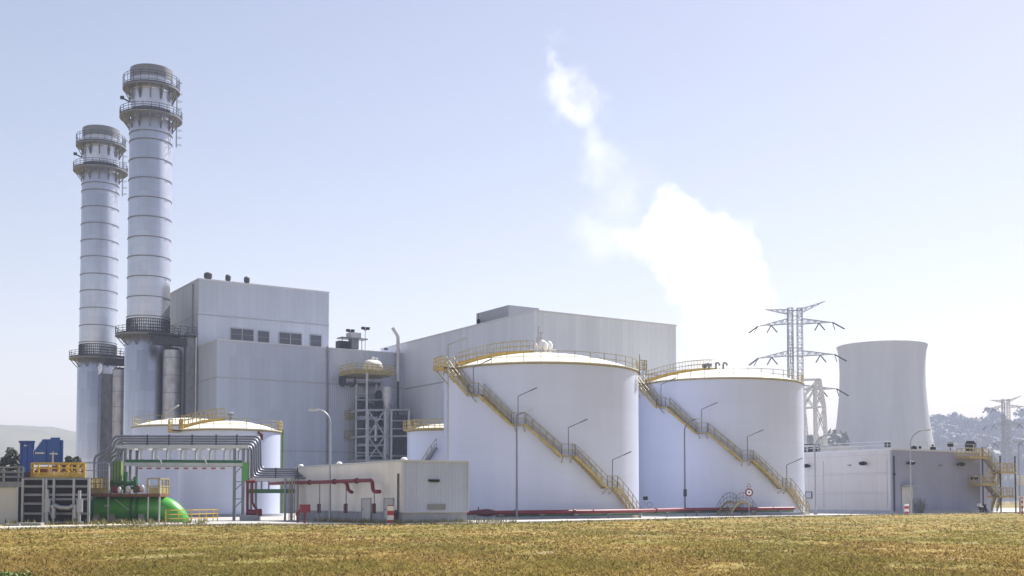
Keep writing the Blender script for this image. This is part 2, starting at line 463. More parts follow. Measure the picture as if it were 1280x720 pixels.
# ------------------------------------------------------------------ flood lights and cupola on the lower roof
q = pl(446, 437, P1, RN)
cu = thing('roof_cupola', 'small grey cupola with a square cap standing on the roof edge of the boiler house', 'roof cupola', Vec((q.x, q.y, HB)))
b = Vec((q.x, q.y, HB)) + V * 1.2
MB().box(b + Z * 1.3, 1.2, 1.2, 1.9, U).build('base', 'grey_steel', cu)
MB().box(b + Z * 2.45, 1.75, 1.75, .8, U).build('cap', 'pale_steel', cu)
m = MB()
for du in (-1.9, 1.4): m.bar(b + U * du, b + U * du + Z * 2.0, .1)
m.box(b - U * .2 + Z * 1.95, 4.4, 1.8, .18, U); m.build('platform', 'grey_steel', cu)
m = MB()
for k in range(7): m.box(b - U * (2.6 - .28 * k) + Z * .75, .16, 1.4, 1.4, U)
m.build('louver', 'dark_steel', cu)
def twin_flood(x, y, ztop, label):
    q = pl(x, y, P1 + V * 2, RN); q.z = HB + .1
    t = thing('floodlight_mast', label, 'floodlight', q, 'floodlights on the boiler house roof')
    MB().bar(q, Vec((q.x, q.y, ztop)), .1).build('mast', 'pale_steel', t)
    for s in (-1, 1):
        m = MB(); w = Vec((q.x, q.y, ztop)) + U * .38 * s
        m.prism([w + Z * -.2 - V * .25 - U * .28, w + Z * .25 - V * .25 - U * .2, w + Z * .3 + V * .2 - U * .2, w - Z * .1 + V * .2 - U * .28], U * .5)
        m.bar(w - Z * .1, Vec((q.x, q.y, ztop - .3)), .07)
        m.build('lamp_head', 'black', t)
Yq = 176
twin_flood(437.5, 438, zat(414, Yq), 'low floodlight mast with two black heads beside the grey roof cupola')
twin_flood(456.5, 438, zat(409.5, Yq), 'taller floodlight mast with two black heads between roof cupola and bent vent pipe')
q = pl(481, 438, P1 + V * 2, RN); q.z = HB + .1
t = thing('roof_camera', 'small dark camera on the roof edge between floodlight mast and bent vent pipe', 'camera', q)
MB().bar(q, q + Z * .7, .07).build('bracket', 'pale_steel', t); MB().box(q + Z * .8 + U * .2, .6, .25, .25, U).build('body', 'black', t)
# bent vent pipe in the corner
q = pl(497.5, 470, P1 - V * 1.0, RN); bx = Vec((q.x, q.y, 0))
t = thing('vent_pipe', 'tall silver vent pipe with bent top between boiler house and turbine hall', 'pipe', bx)
zt = pl(497.5, 422, P1 - V, RN).z; zb = pl(497.5, 477, P1 - V, RN).z
MB().tube([bx + Z * zb, bx + Z * zt, bx + Z * (zt + .4) - U * .15, bx + Z * (zt + 1.1) - U * .7, bx + Z * (zt + 1.5) - U * .95], .3, 12).build('pipe', 'pale_steel', t, smooth=50)
MB().tube([bx + Z * 2, bx + Z * zb], .16, 8).build('lower_pipe', 'dark_steel', t)
for k in range(5): MB().bar(bx + Z * (zb + 1 + k * 1.6), bx + Z * (zb + 1 + k * 1.6) + V * 1.0, .1).build('bracket', 'grey_steel', t)

# ------------------------------------------------------------------ steel deaerator tower
def S(x, y, d): return pl(x, y, P1 - V * d, RN)
org = S(478, 640, 5); org.z = 0
dt = thing('pipe_tower', 'grey steel tower of columns and cross braces carrying a cream drum and ducts', 'steel tower', org)
def colm(m, x, d, yb, yt, w=.3):
    p = S(x, yb, d); q = S(x, yt, d); p.z = 0; q = Vec((p.x, p.y, q.z)); m.bar(p, q, w); return p, q
D1, D2 = 2.0, 7.5
m = MB()
for x, d, yt in ((445, D1, 467), (458, D2, 466), (477, D1, 480), (489, D2, 512), (511, D2, 513), (481, D2, 512), (459.5, D2, 512), (470, D1, 470)):
    m = MB(); colm(m, x, d, 600, yt, .3); m.build('column', 'tower_steel', dt)
m = MB()
for y in (512, 545, 575):
    for d in (D1, D2):
        m.bar(S(446, y + 1, d), S(511, y, d), .28)
    for x in (459, 481, 511):
        a = S(x, y, D2); b = a + V * (D2 - D1); m.bar(a, b, .25)
for y in (478, 492): m.bar(S(445, y, D1), S(478, y, D1), .22); m.bar(S(445, y, D1), S(458, y, D2), .2)
m.build('beam', 'tower_steel', dt)
m = MB()
for y0, y1 in ((512, 545), (545, 575)):
    m.bar(S(459.5, y0, D2), S(481, y1, D2), .2); m.bar(S(459.5, y1, D2), S(481, y0, D2), .2)
    m.bar(S(489, y0, D1), S(511, y1, D1), .2); m.bar(S(489, y1, D1), S(511, y0, D1), .2)
m.bar(S(482, 492, 4), S(492, 511, 4), .16); m.bar(S(492, 492, 4), S(480, 511, 4), .16)
m.build('cross_brace', 'tower_steel', dt)
zp = S(466, 470, 5).z
a = S(442, 470, D1 + 5); 
p = MB().para(Vec((a.x, a.y, zp)), U * 6.6, V * 5, Z * .3).build('platform', 'dull_yellow', dt)
m = MB(); a = Vec((a.x, a.y, zp + .3))
m.rail([a + V * 5, a, a + U * 6.6, a + U * 6.6 + V * 5], 1.2, .04, .8, 3, toe=.3); m.build('railing', 'dull_yellow', p)
m = MB(); c = S(466, 459, 4.4)
pr = [(0, -1.5), (.55, -1.4), (.95, -1.05), (1.1, -.6), (1.1, .6), (.95, 1.05), (.55, 1.4), (0, 1.5)]
n = 20; vs = []
for r, h in pr:
    for j in range(n):
        an = 2 * math.pi * j / n; vs.append(c + U * h + (V * math.cos(an) + Z * math.sin(an)) * r)
m.add(vs, [(i * n + j, i * n + (j + 1) % n, (i + 1) * n + (j + 1) % n, (i + 1) * n + j) for i in range(len(pr) - 1) for j in range(n)])
m.build('drum', 'cream_wall', dt, smooth=True)
m = MB(); m.tube([c + Z * .9, c + Z * 1.6], .2); m.tube([c + Z * 1.2 + U * .5, c + Z * 1.45 + U * .5], .3); m.build('drum_valve', 'white', dt, smooth=True)
a = S(428, 474.5, 1.5); b = S(474, 475, 1.5)
m = MB().tube([a, b], .95, 20); m.build('duct', 'shaft_metal', dt, smooth=50)
m = MB().tube([a - U * .12, a + U * .12], 1.08, 20).tube([a + U * 1.5, a + U * 1.7], 1.05, 20); m.build('duct_flange', 'dark_steel', dt, smooth=50)
a = S(483.5, 575, 5.5); b = S(483.5, 508, 5.5); b = Vec((a.x, a.y, b.z)); tt = S(483.5, 498, 5.5).z; t2 = S(483.5, 484, 5.5).z
MB().tube([Vec((a.x, a.y, 0)), b, Vec((a.x, a.y, tt)), Vec((a.x, a.y, t2))], [.42, .42, .75, .75], 16).build('riser', 'pale_steel', dt, smooth=50)
m = MB()
for k in range(5):
    y = 502 + k * 13.5
    a = S(446, y, 1.2); m.tube([a, a + U * (2.4 + .5 * (k % 2))], .5 + .12 * (k % 3), 14)
m.build('pipe_run', 'shaft_metal', dt, smooth=50)
a = S(491, 516, 4.5); a.z = 1.0
MB().para(a, U * 2.7, V * 2.4, Z * (S(491, 518, 4.5).z - 1)).build('dark_casing', 'dark_steel', dt)
m = MB(); w = a - V * .12
for k in range(9): m.bar(w + U * (.15 + .29 * k) + Z * 1, w + U * (.15 + .29 * k) + Z * (S(491, 519, 4.5).z - 1), .07)
m.build('casing_rib', 'grey_steel', dt)
for x, d, y0, rr_ in ((452.5, 2.6, 497, .8), (466, 3.4, 507, 1.05), (473, 2.2, 488, .6)):
    w = S(x, 577, d); MB().lathe(Vec((w.x, w.y, 0)), [(rr_, .3), (rr_, S(x, y0, d).z - .5), (rr_ * .5, S(x, y0, d).z)], 18).build('vessel', 'dark_steel', dt, smooth=40)
m = MB()
for k, (x0, x1, y, d, r) in enumerate(((446, 480, 500, 3.2, .22), (446, 470, 522, 5.0, .3), (459, 482, 534, 4.0, .18), (448, 480, 556, 5.4, .26), (446, 508, 570, 6.6, .2), (486, 512, 526, 7.0, .14), (488, 512, 536, 7.0, .14))):
    m.tube([S(x0, y, d), S(x1, y, d), S(x1, y, d) - Z * (2.5 + k % 3)], r, 8)
m.build('pipework', 'shaft_metal', dt, smooth=60)
m = MB()
for y in (524, 536, 557, 566):
    for d in (D1, D2): m.bar(S(446, y, d), S(482, y, d), .14)
m.build('girt', 'tower_steel', dt)
m = MB(); a = S(433, 577, 1.0)
for yy in (523, 548):
    w = S(433, yy, .9); m.para(w, U * 2.2, V * .8, Z * .15); m.rail([w + V * .7, w, w + U * 2.2, w + U * 2.2 + V * .7], 1.15, .05, .7, 3)
w = S(436, 577, 1.0)
for du in (0, .5): m.bar(w + U * du, w + U * du + Z * 8.5, .07)
for k in range(24): m.bar(w + Z * .35 * k, w + U * .5 + Z * .35 * k, .045)
m.build('access_ladder', 'dull_yellow', dt)
# ------------------------------------------------------------------ storage tanks
def tank(name, label, X, Y, R, H, dome, group, stair=None, walkway=None, vents=None, masts=(), platform_a=None, railing=True):
    t = thing(name, label, 'storage tank', (X, Y, 0), group)
    c = Vec((X, Y, 0)); th0 = math.atan2(-Y, -X)
    P = lambda a, r, z: c + Vec((math.cos(th0 + a) * r, math.sin(th0 + a) * r, z))
    MB().lathe(c, [(R, .3), (R, H)], 128, cap=False).build('shell', 'tank_white', t, smooth=True)
    MB().lathe(c, [(R + .35, 0), (R + .35, .3), (R - .1, .3)], 96, cap=False).build('footing', 'plinth', t, smooth=30)
    prof = [(R * q, H + .06 + dome * (1 - q * q)) for q in (1.0, .97, .93, .88, .8, .7, .6, .5, .4, .3, .2, .1, .02)]
    MB().lathe(c, [(R - .02, H - .02), (R + .16, H - .02), (R + .16, H + .08), (R, H + .1)] + prof[1:], 128).build('roof', 'roof_white', t, smooth=30)
    MB().lathe(c, [(R, H - .16), (R + .1, H - .16), (R + .1, H - .03), (R, H - .03)], 128, cap=False).build('rim', 'dull_yellow', t, smooth=30)
    if railing:
        n = max(20, int(2 * math.pi * R / 1.7))
        m = MB()
        for k in range(n): m.bar(P(2 * math.pi * k / n, R - .06, H), P(2 * math.pi * k / n, R - .06, H + 1.15), .06)
        for z in (.6, 1.13): m.lathe(c, [(R - .09, H + z - .025), (R - .03, H + z - .025), (R - .03, H + z + .025), (R - .09, H + z + .025), (R - .09, H + z - .025)], n, th0, None, cap=False)
        m.build('railing', 'dull_yellow', t)
    if stair:
        angs, fl = stair
        zs = [H * (1 - k / fl) for k in range(fl + 1)]
        a0, a1 = angs
        r0, r1 = R + .22, R + 1.05
        step = (a1 - a0) / fl
        landw = .62 / R
        spots = []
        for k in range(fl):
            strg, rl, ri = MB(), MB(), MB()
            ab = a0 + step * k + landw; ae = a0 + step * (k + 1) - (landw if k < fl - 1 else .2 / R)
            zb, ze = zs[k], zs[k + 1] + (.0 if k < fl - 1 else .1)
            ns = 15
            prev = None
            for i in range(ns + 1):
                a = ab + (ae - ab) * i / ns; z = zb + (ze - zb) * i / ns
                if i < ns:
                    am = ab + (ae - ab) * (i + .5) / ns; zm = zb + (ze - zb) * (i + 1) / ns
                    d = Vec((math.cos(th0 + am), math.sin(th0 + am), 0)); q = Vec((-d.y, d.x, 0))
                    strg.box(c + d * ((r0 + r1) / 2) + Z * zm, r1 - r0, .26, .045, d, q)
                if prev:
                    for r in (r0, r1):
                        strg.bar(P(prev[0], r, prev[1] - .1), P(a, r, z - .1), .05, .26)
                    for h in (.55, 1.1):
                        rl.bar(P(prev[0], r1, prev[1] + h), P(a, r1, z + h), .05)
                        ri.bar(P(prev[0], r0, prev[1] + h), P(a, r0, z + h), .05)
                if i % 3 == 0:
                    for r, w_ in ((r0, ri), (r1, rl)): w_.bar(P(a, r, z), P(a, r, z + 1.1), .06)
                prev = (a, z)
            f = strg.build('stair_flight', 'stair_yellow', t)
            rl.build('handrail', 'dull_yellow', f); ri.build('handrail', 'dull_yellow', f)
            if k < fl - 1:
                strg, rl = MB(), MB()
                al = a0 + step * (k + 1); z = zs[k + 1]
                strg.arcslab(c, r0, r1 + .02, z - .12, z, th0 + al - landw, th0 + al + landw, 4)
                for h in (.55, 1.1):
                    for i in range(4):
                        u0 = al - landw + 2 * landw * i / 4; u1 = u0 + 2 * landw / 4
                        rl.bar(P(u0, r1, z + h), P(u1, r1, z + h), .06)
                for s in (-.7, .7):
                    strg.bar(P(al + landw * s, r1 - .25, z - .1), P(al + landw * s, R + .02, z - .7), .06)
                for s in (-1, 1): rl.bar(P(al + landw * s, r1, z), P(al + landw * s, r1, z + 1.1), .06)
                f = strg.build('stair_landing', 'dull_yellow', t); rl.build('handrail', 'dull_yellow', f)
                spots.append((al, z))
        for al, z in spots:
            m = MB(); b = P(al, r1 - .02, z); h = 2.7
            m.tube([b, b + Z * h], .05, 6)
            tip = b + Z * (h + .55) + Vec((1.25, -.2, 0))
            m.tube([b + Z * h, tip], .045, 6)
            g = m.build('landing_lamp', 'lamp_pole', t)
            m = MB(); d = (tip - b - Z * h).normalized(); m.bar(tip - d * .1, tip + d * .65, .2, .1); m.build('lamp_head', 'lamp_pole', g)
        # landing at the top
        pa = a0 - .02
        p = MB().arcslab(c, R - .5, R + 1.5, H - .14, H, th0 + pa - 1.6 / R, th0 + pa + 1.0 / R, 8).build('top_landing', 'yellow', t)
        m = MB()
        m.rail([P(pa + 1.0 / R - (2.6 / R) * i / 6, R + 1.45, H) for i in range(7)] + [P(pa - 1.6 / R, R + .2, H)], 1.15, .04, .7, 3, toe=.2)
        for s in (-1.2, .6): m.bar(P(pa + s / R, R + 1.3, H - .1), P(pa + s / R, R + .02, H - 1.5), .1)
        m.build('landing_railing', 'stair_yellow', p)
    if walkway is not None:
        a, r_end = walkway
        m = MB(); rr = {-.42: MB(), .42: MB()}; ns = 22
        d = Vec((math.cos(th0 + a), math.sin(th0 + a), 0)); q = Vec((-d.y, d.x, 0))
        prev = None
        for i in range(ns + 1):
            r = R - .2 + (r_end - R + .2) * i / ns
            w = c + d * r + Z * (H + .35 + dome * (1 - (max(r, 0) / R) ** 2))
            if i < ns: m.box(w, (R - r_end) / ns * .9, .85, .07, d, q)
            if prev is not None:
                for s in (-.42, .42):
                    m.bar(prev + q * s - Z * .12, w + q * s - Z * .12, .05, .28)
                    for h in (.55, 1.1): rr[s].bar(prev + q * s + Z * h, w + q * s + Z * h, .05)
            if i % 2 == 0:
                for s in (-.42, .42): rr[s].bar(w + q * s - Z * .3, w + q * s + Z * 1.1, .05)
            prev = w
        f = m.build('roof_walkway', 'yellow', t); [x.build('walkway_railing', 'dull_yellow', f) for x in rr.values()]
    for ax, r, kind in (vents or ()):
        b = P(ax, r, H + dome * (1 - (r / R) ** 2))
        m = MB()
        if kind == 'cluster':
            for dx, dy, rr_, h in ((0, 0, .4, .75), (.75, .2, .36, .65), (-.7, .1, .22, .4), (.3, -.4, .28, .5)):
                w = b + Vec((dx, dy, 0))
                m.lathe(w, [(rr_ * .55, -.1), (rr_ * .55, h), (rr_, h), (rr_, h + .45), (rr_ * .55, h + .7), (.05, h + .8)], 14)
            m.bar(b + Vec((-1.4, 0, .45)), b + Vec((1.5, .2, .45)), .16)
            m.build('roof_vent', 'white', t, smooth=40)
        elif kind == 'goose':
            m.tube([b - Z * .1, b + Z * .7, b + Z * .95 + Vec((.1, 0, 0)), b + Z * 1.0 + Vec((.3, 0, 0)), b + Z * .8 + Vec((.45, 0, 0)), b + Z * .6 + Vec((.45, 0, 0))], .13, 10)
            m.build('roof_vent', 'grey_steel', t, smooth=60)
        else:
            m.lathe(b, [(.16, -.1), (.16, .5), (.34, .55), (.34, .9), (.1, 1.05)], 12); m.build('roof_vent', 'grey_steel', t, smooth=40)
    for ax, r, h, w in masts:
        b = P(ax, r, H + dome * (1 - (r / R) ** 2))
        m = MB(); m.tube([b - Z * .1, b + Z * h], w, 6); m.box(b + Z * (h * .62), .5, .3, .5) if w > .06 else None
        m.tube([b + Z * h * .97 - Vec((.3, 0, 0)), b + Z * h * .97 + Vec((.3, 0, 0))], .03, 5)
        m.build('roof_mast', 'pole_grey', t)
    return t, P
gA = 'large white storage tanks'
tA, PA = tank('storage_tank', 'largest looking white tank, with a white vent cluster on its roof and a yellow stair', 3.1, 122.4, 10.4, 15.35, 2.0, gA,
     (( -1.06, 1.10), 5), (-1.0, 1.2), [(0.15, 1.0, 'cluster')], [(math.pi * 1.02, 4.5, 4.2, .08), (math.pi, 0.6, 2.6, .09)])
tB, PB = tank('storage_tank', 'second large white tank, beside the power line tower, with grey gooseneck vents on its roof', xat(900, 145.5), 145.5, 10.4, zat(474.5, 137.5), 1.9, gA,
     ((-1.12, 1.22), 5), (-1.05, .8), [(-.6, 2.2, 'stub'), (-.25, 1.6, 'goose'), (.35, 1.5, 'goose'), (-1.3, 1.9, 'stub')], [])
# extra ladder and yellow cage at the right rim of the nearest tank
m = MB()
for s in (0, .045): m.bar(PA(1.42 + s, 10.55, 15.0), PA(1.42 + s, 10.55, 17.2), .07)
for k in range(6): m.bar(PA(1.42, 10.55, 15.2 + .35 * k), PA(1.465, 10.55, 15.2 + .35 * k), .05)
m.rail([PA(1.36, 10.6, 15.3), PA(1.40, 11.3, 15.3), PA(1.5, 11.3, 15.3), PA(1.54, 10.5, 15.3)], 1.2, .04, .6, 3)
m.build('rim_cage', 'dull_yellow', tA)
gC = 'smaller white storage tanks'
tC, PC = tank('storage_tank', 'smaller white tank behind the pipe rack, with a green pipe up its sunlit edge', xat(287, 128), 128, 5.55, zat(537, 124), 1.15, gC,
     None, (-1.5, .6), [(.2, .3, 'stub')])
H_C = zat(537, 124)
m = MB(); 
m.arcslab(Vec((BASE[tC.name].x, 128, 0)), 5.5, 6.7, H_C - .14, H_C, math.atan2(-128, -BASE[tC.name].x) - 1.75, math.atan2(-128, -BASE[tC.name].x) - 1.15, 8)
p = m.build('top_landing', 'yellow', tC)
m = MB(); m.rail([PC(-1.75 + .1 * i, 6.65, H_C) for i in range(7)], 1.15, .035, .7, 3, toe=.15); m.build('landing_railing', 'stair_yellow', p); m = MB(); m.rail([PC(-1.75 + .12 * i, 5.5, H_C) for i in range(6)], 1.2, .05, .6, 3)
m.build('landing_railing', 'stair_yellow', p)
m = MB(); m.rail([PC(1.2 + .1 * i, 5.7, H_C) for i in range(6)], 1.15, .04, .5, 3, toe=.15); m.build('rim_cage', 'stair_yellow', tC)
b = PC(-1.5, 6.5, H_C); m = MB().tube([b, b + Z * 2.2], .05, 6); g = m.build('landing_lamp', 'pole_grey', tC)
MB().bar(b + Z * 2.1 + Vec((-.5, 0, -.2)), b + Z * 2.7 + Vec((1.0, -.2, .1)), .14).build('lamp_head', 'pale_steel', g)
m = MB().tube([PC(1.50, 5.8, .3), PC(1.50, 5.8, H_C + .3)], .14, 8); m.build('edge_pipe', 'lime', tC)
m = MB().tube([PC(.62, 5.75, H_C - 1.1), PC(.62, 5.75, H_C - .5), PC(.55, 5.75, H_C - .3)], .16, 8); m.build('foam_pipe', 'dark_red', tC)
tD, PD = tank('storage_tank', 'smaller white tank half hidden between its neighbour with the green edge pipe and the stacks', xat(237, 143), 143, 6.9, zat(532, 138), 1.2, gC)
tE, PE = tank('storage_tank', 'small white tank peeking out between the steel pipe tower and the biggest tank', xat(560, 140), 140, 5.0, zat(537, 136), .9, gC)
HE = zat(537, 136)
m = MB(); rl = MB()
prev = None
for i in range(25):
    a = -.25 - .85 * i / 24; z = HE * .78 - HE * .62 * i / 24
    d = PE(a, 5.6, z)
    if prev: m.bar(prev, d, .85, .18); rl.bar(prev + Z * 1.1, d + Z * 1.1, .06); rl.bar(prev + Z * .55, d + Z * .55, .06)
    if i % 3 == 0: rl.bar(d, d + Z * 1.1, .06)
    prev = d
f = m.build('staircase', 'grey_steel', tE); rl.build('handrail', 'dull_yellow', f)
m = MB()
for k in range(8): m.bar(PE(-1.3 + .2 * k, 5.2, HE), PE(-1.1 + .2 * k, 5.2, HE), .9, .1)
m.rail([PE(-1.3 + .1 * k, 5.6, HE) for k in range(14)], 1.15, .035, .7, 3, toe=.15); m.build('rim_walkway', 'stair_yellow', tE)

# ------------------------------------------------------------------ red fire main along the tanks
pts = [Vec((xat(577, 105), 105, .62)), Vec((xat(620, 106), 106, .62)), Vec((xat(690, 108.5), 108.5, .66)), Vec((xat(745, 110), 110, .68)), Vec((xat(800, 114.5), 114.5, .7)), Vec((xat(845, 124), 124, .74)), Vec((xat(900, 131), 131, .75)), Vec((xat(945, 131.5), 131.5, .77)), Vec((xat(992, 134), 134, .8))]
fm = thing('fire_main', 'long dark red water pipe on low stands running along the foot of both big tanks', 'pipe', (pts[2].x, pts[2].y, 0))
MB().tube(pts, .2, 12).build('pipe', 'red', fm, smooth=60)
MB().tube([p + Vec((0, .5, -.28)) for p in pts[1:]], .12, 10).build('lower_pipe', 'dark_green', fm, smooth=60)
m = MB(); a = pts[0]; d = (pts[1] - pts[0]).normalized()
m.tube([a - d * .2, a + d * .3], .34, 14); m.tube([a + d * .9, a + d * 2.2], [.2, .36], 14); m.tube([a + d * 2.2, a + d * 2.6], .36, 14); m.tube([a + d * 2.6, a + d * 3.3], [.36, .2], 14)
m.bar(a + d * 1.6, a + d * 1.6 + Z * .55, .1); m.build('valve', 'dark_red', fm, smooth=50)
for k in range(11):
    s = (k + .5) / 11 * (len(pts) - 1); i = int(s); q = pts[i] + (pts[i + 1] - pts[i]) * (s - i)
    m = MB(); m.bar(Vec((q.x, q.y, 0)), q - Z * .15, .16); m.box(q - Z * .22, .5, .8, .1); m.build('stand', 'grey_steel', fm)
for k in (1.35, 2.5, 4.4, 6.2):
    i = int(k); q = pts[i] + (pts[i + 1] - pts[i]) * (k - i); d = (pts[i + 1] - pts[i]).normalized()
    MB().tube([q - d * .1, q + d * .1], .29, 14).build('flange', 'dark_red', fm, smooth=50)
# stile over the pipe
q = Vec((xat(920, 131.5), 131.3, 0))
q0 = q.copy()
st = thing('footbridge', 'low yellow green stepped footbridge arching over the red water pipe', 'footbridge', q)
d = Vec((.72, .69, 0)); n = Vec((.69, -.72, 0))
arc = [(-2.55, .1), (-1.9, .75), (-1.2, 1.3), (-.6, 1.55), (0, 1.62), (.6, 1.55), (1.2, 1.3), (1.9, .75), (2.55, .1)]
m = MB(); rl = MB(); tr = MB()
for s in (-.9, .9):
    w = [q + d * x + n * s + Z * z for x, z in arc]
    for p1, p2 in zip(w, w[1:]):
        m.bar(p1, p2, .07, .24); rl.bar(p1 + Z * 1.05, p2 + Z * 1.05, .06); rl.bar(p1 + Z * .55, p2 + Z * .55, .05)
    for p1 in w: rl.bar(p1, p1 + Z * 1.05, .06)
for p1, p2 in zip(arc, arc[1:]):
    for i in range(3):
        x = p1[0] + (p2[0] - p1[0]) * i / 3; z = p1[1] + (p2[1] - p1[1]) * i / 3
        tr.box(q + d * x + Z * z, .25, 1.75, .05, d, n)
m.build('stringer', 'dull_yellow', st); rl.build('handrail', 'grey_steel', st); tr.build('tread', 'dull_yellow', st)
# no-entry style round sign
q = Vec((xat(936, 130.0), 130.0, 0)); zs = zat(615.5, 130)
sg = thing('round_sign', 'round red and white sign on a thin pole in front of the second big tank', 'sign', q)
MB().tube([q, q + Z * (zs + .9)], .045, 6).build('pole', 'pole_grey', sg)
def disc(m, c, r, t, n=28): return m.tube([c, c + Vec((.0, -t, 0))], r, n)
disc(MB(), q + Z * zs - Vec((0, .06, 0)), .46, .03).build('sign_ring', 'red', sg)
disc(MB(), q + Z * zs - Vec((0, .092, 0)), .30, .02).build('sign_face', 'white', sg)
disc(MB(), q + Z * zs - Vec((0, .114, 0)), .11, .02).build('sign_mark', 'black', sg)
m = MB(); w = q + Z * (zs + .62) - Vec((0, .06, 0)); m.prism([w + Vec((-.28, 0, 0)), w + Vec((.28, 0, 0)), w + Vec((0, 0, .42))], (0, -.03, 0)); m.build('top_plate', 'red', sg)
m = MB(); w = q + Z * (zs + .68) - Vec((0, .092, 0)); m.prism([w + Vec((-.15, 0, 0)), w + Vec((.15, 0, 0)), w + Vec((0, 0, .24))], (0, -.02, 0)); m.build('plate_face', 'white', sg)
# small ground floodlight between the tanks
q = Vec((xat(806, 127), 127, 0))
fl = thing('ground_floodlight', 'small floodlight and valve handles low in the gap between the two big tanks', 'floodlight', q)
m = MB(); m.bar(q, q + Z * 1.9, .08); m.bar(q + Vec((.5, 0, 0)), q + Vec((.5, 0, 1.2)), .08); m.build('post', 'pole_grey', fl)
m = MB(); m.box(q + Z * 2.0 + Vec((.05, -.1, 0)), .5, .25, .4); m.build('lamp_head', 'black', fl)
m = MB(); 
for k in range(8):
    a, b = k * math.pi / 4, (k + 1) * math.pi / 4
    m.bar(q + Vec((.5 + .32 * math.cos(a), -.1, 1.25 + .32 * math.sin(a))), q + Vec((.5 + .32 * math.cos(b), -.1, 1.25 + .32 * math.sin(b))), .06)
m.build('hand_wheel', 'grey_steel', fl)
# ------------------------------------------------------------------ pump house
P3 = gnd(503, 655.5); HP = pl(503, 577, P3, LN).z
ph = thing('pump_house', 'low pale ribbed metal pump house with two grey doors in front of the biggest tank', 'building', P3)
LB = 20.8; LA = pl(585, 620, P3, RN); LA = (LA - P3).dot(U)
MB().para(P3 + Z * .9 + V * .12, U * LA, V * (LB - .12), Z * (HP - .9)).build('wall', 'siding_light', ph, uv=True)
MB().para(P3 + Z * .9, U * LA, V * .12, Z * (HP - .9)).build('end_wall', 'siding_shaded', ph, uv=True)
MB().para(P3 + U * .05 + V * .05, U * (LA - .1), V * (LB - .1), Z * .9).build('plinth', 'plinth', ph)
m = MB().para(P3 - U * .07 - V * .07 + Z * HP, U * (LA + .14), V * (LB + .14), Z * .14)
m.build('roof_flashing', 'pale_paint', ph)
m = MB()
for q in (P3, P3 + U * LA): m.para(q - U * .06 - V * .06 + Z * .9, U * .12, V * .12, Z * (HP - .9))
m.para(P3 - U * .04 - V * .04 + Z * .86, U * (LA + .08), V * .04, Z * .08); m.para(P3 - U * .04 + Z * .86, U * .04, V * LB, Z * .08)
m.build('corner_trim', 'pale_paint', ph)
def onL(x, y, off=0.): return pl(x, y, P3 - U * off, LN)
def onR(x, y, off=0.): return pl(x, y, P3 - V * off, RN)
for x0, x1, y0 in ((453, 463.5, 624), (481, 492, 624)):
    a = onL(x0, 650); b = onL(x1, 650); w = (a - b).dot(V); z1 = onL((x0 + x1) / 2, y0).z
    q = Vec((b.x, b.y, .12)) - U * .05
    m = MB().para(q, U * .05, V * w, Z * (z1 - .12)); dd = m.build('door', 'pale_steel', ph)
    m = MB().para(q - U * .03 - V * .09, U * .06, V * .09, Z * (z1 - .04)); m.para(q - U * .03 + V * w, U * .06, V * .09, Z * (z1 - .04)); m.para(q - U * .03 - V * .09 + Z * (z1 - .12), U * .06, V * (w + .18), Z * .09)
    m.build('door_frame', 'trim', dd)
    MB().box(q - U * .06 + V * (w * .85) + Z * .95, .06, .14, .05, U).build('handle', 'black', dd)
a = onR(534.5, 637); b = onR(556.5, 630)
q = Vec((a.x, a.y, a.z)) - V * .06; w = (b - a).dot(U); h = b.z - a.z
m = MB().para(q, U * w, V * .05, Z * h); lv = m.build('vent_louver', 'grey_steel', ph)
m = MB()
for k in range(9): m.para(q - V * .03 + Z * (h * (k + .2) / 9), U * w, V * .03, Z * (h / 16))
m.build('slats', 'trim', lv)
q = onR(542.5, 600.5, .05); m = MB(); m.box(q, .95, .1, .16, U); m.box(q + U * .05 - Z * .02, .7, .16, .2, U); m.build('wall_lamp', 'black', ph)
q = onL(497.5, 592, .1); m = MB().tube([q, Vec((q.x, q.y, .3))], .06); m.build('downpipe', 'dark_steel', ph)
for x, y in ((424, 580), (505, 576.5), (376, 579)):
    q = pl(x, y, P3 + U * 1.2, LN); q.z = HP + .14
    m = MB().lathe(q, [(.2, 0), (.2, .08), (.26, .1), (.23, .19), (.15, .25), (.02, .28)], 16); m.build('roof_vent', 'white', ph, smooth=40)
# red fire pipe on its wall
o = .75
fp = thing('fire_pipe', 'red bracketed fire pipe with two drooping branches along the doored wall of the pump house', 'pipe', Vec((onL(430, 600, o).x, onL(430, 600, o).y, 0)))
def fx(x, y): return onL(x, y, o)
run = [fx(338, 604.5), fx(366, 603.5), fx(405, 602.5), fx(440, 601.2), fx(462, 600.3), fx(464, 600.8), fx(465.4, 603), fx(466, 611), fx(467, 613.5), fx(469, 614.5), fx(474.5, 614.5)]
MB().tube(run, .15, 12).build('pipe', 'red', fp, smooth=60)
MB().tube([fx(430, 602.3), fx(433, 604), fx(434.3, 607), fx(435, 611), fx(437, 614), fx(440, 615.2)], .14, 10).build('branch', 'red', fp, smooth=60)
for x, y in ((387, 603), (418, 602), (446, 601)):
    q = fx(x, y); MB().tube([q - V * .08, q + V * .08], .22, 12).build('flange', 'dark_red', fp, smooth=50)
for x in (399.5, 432.8, 468):
    q = fx(x, 612)
    m = MB(); m.bar(Vec((q.x, q.y, 0)), Vec((q.x, q.y, fx(x, 604 if x < 460 else 616).z)), .08)
    s = m.build('stand', 'grey_steel', fp)
    w = fx(x - .8, 635.5); MB().box(w, .22, .28, .75, U).build('hose_box', 'dark_red', fp)
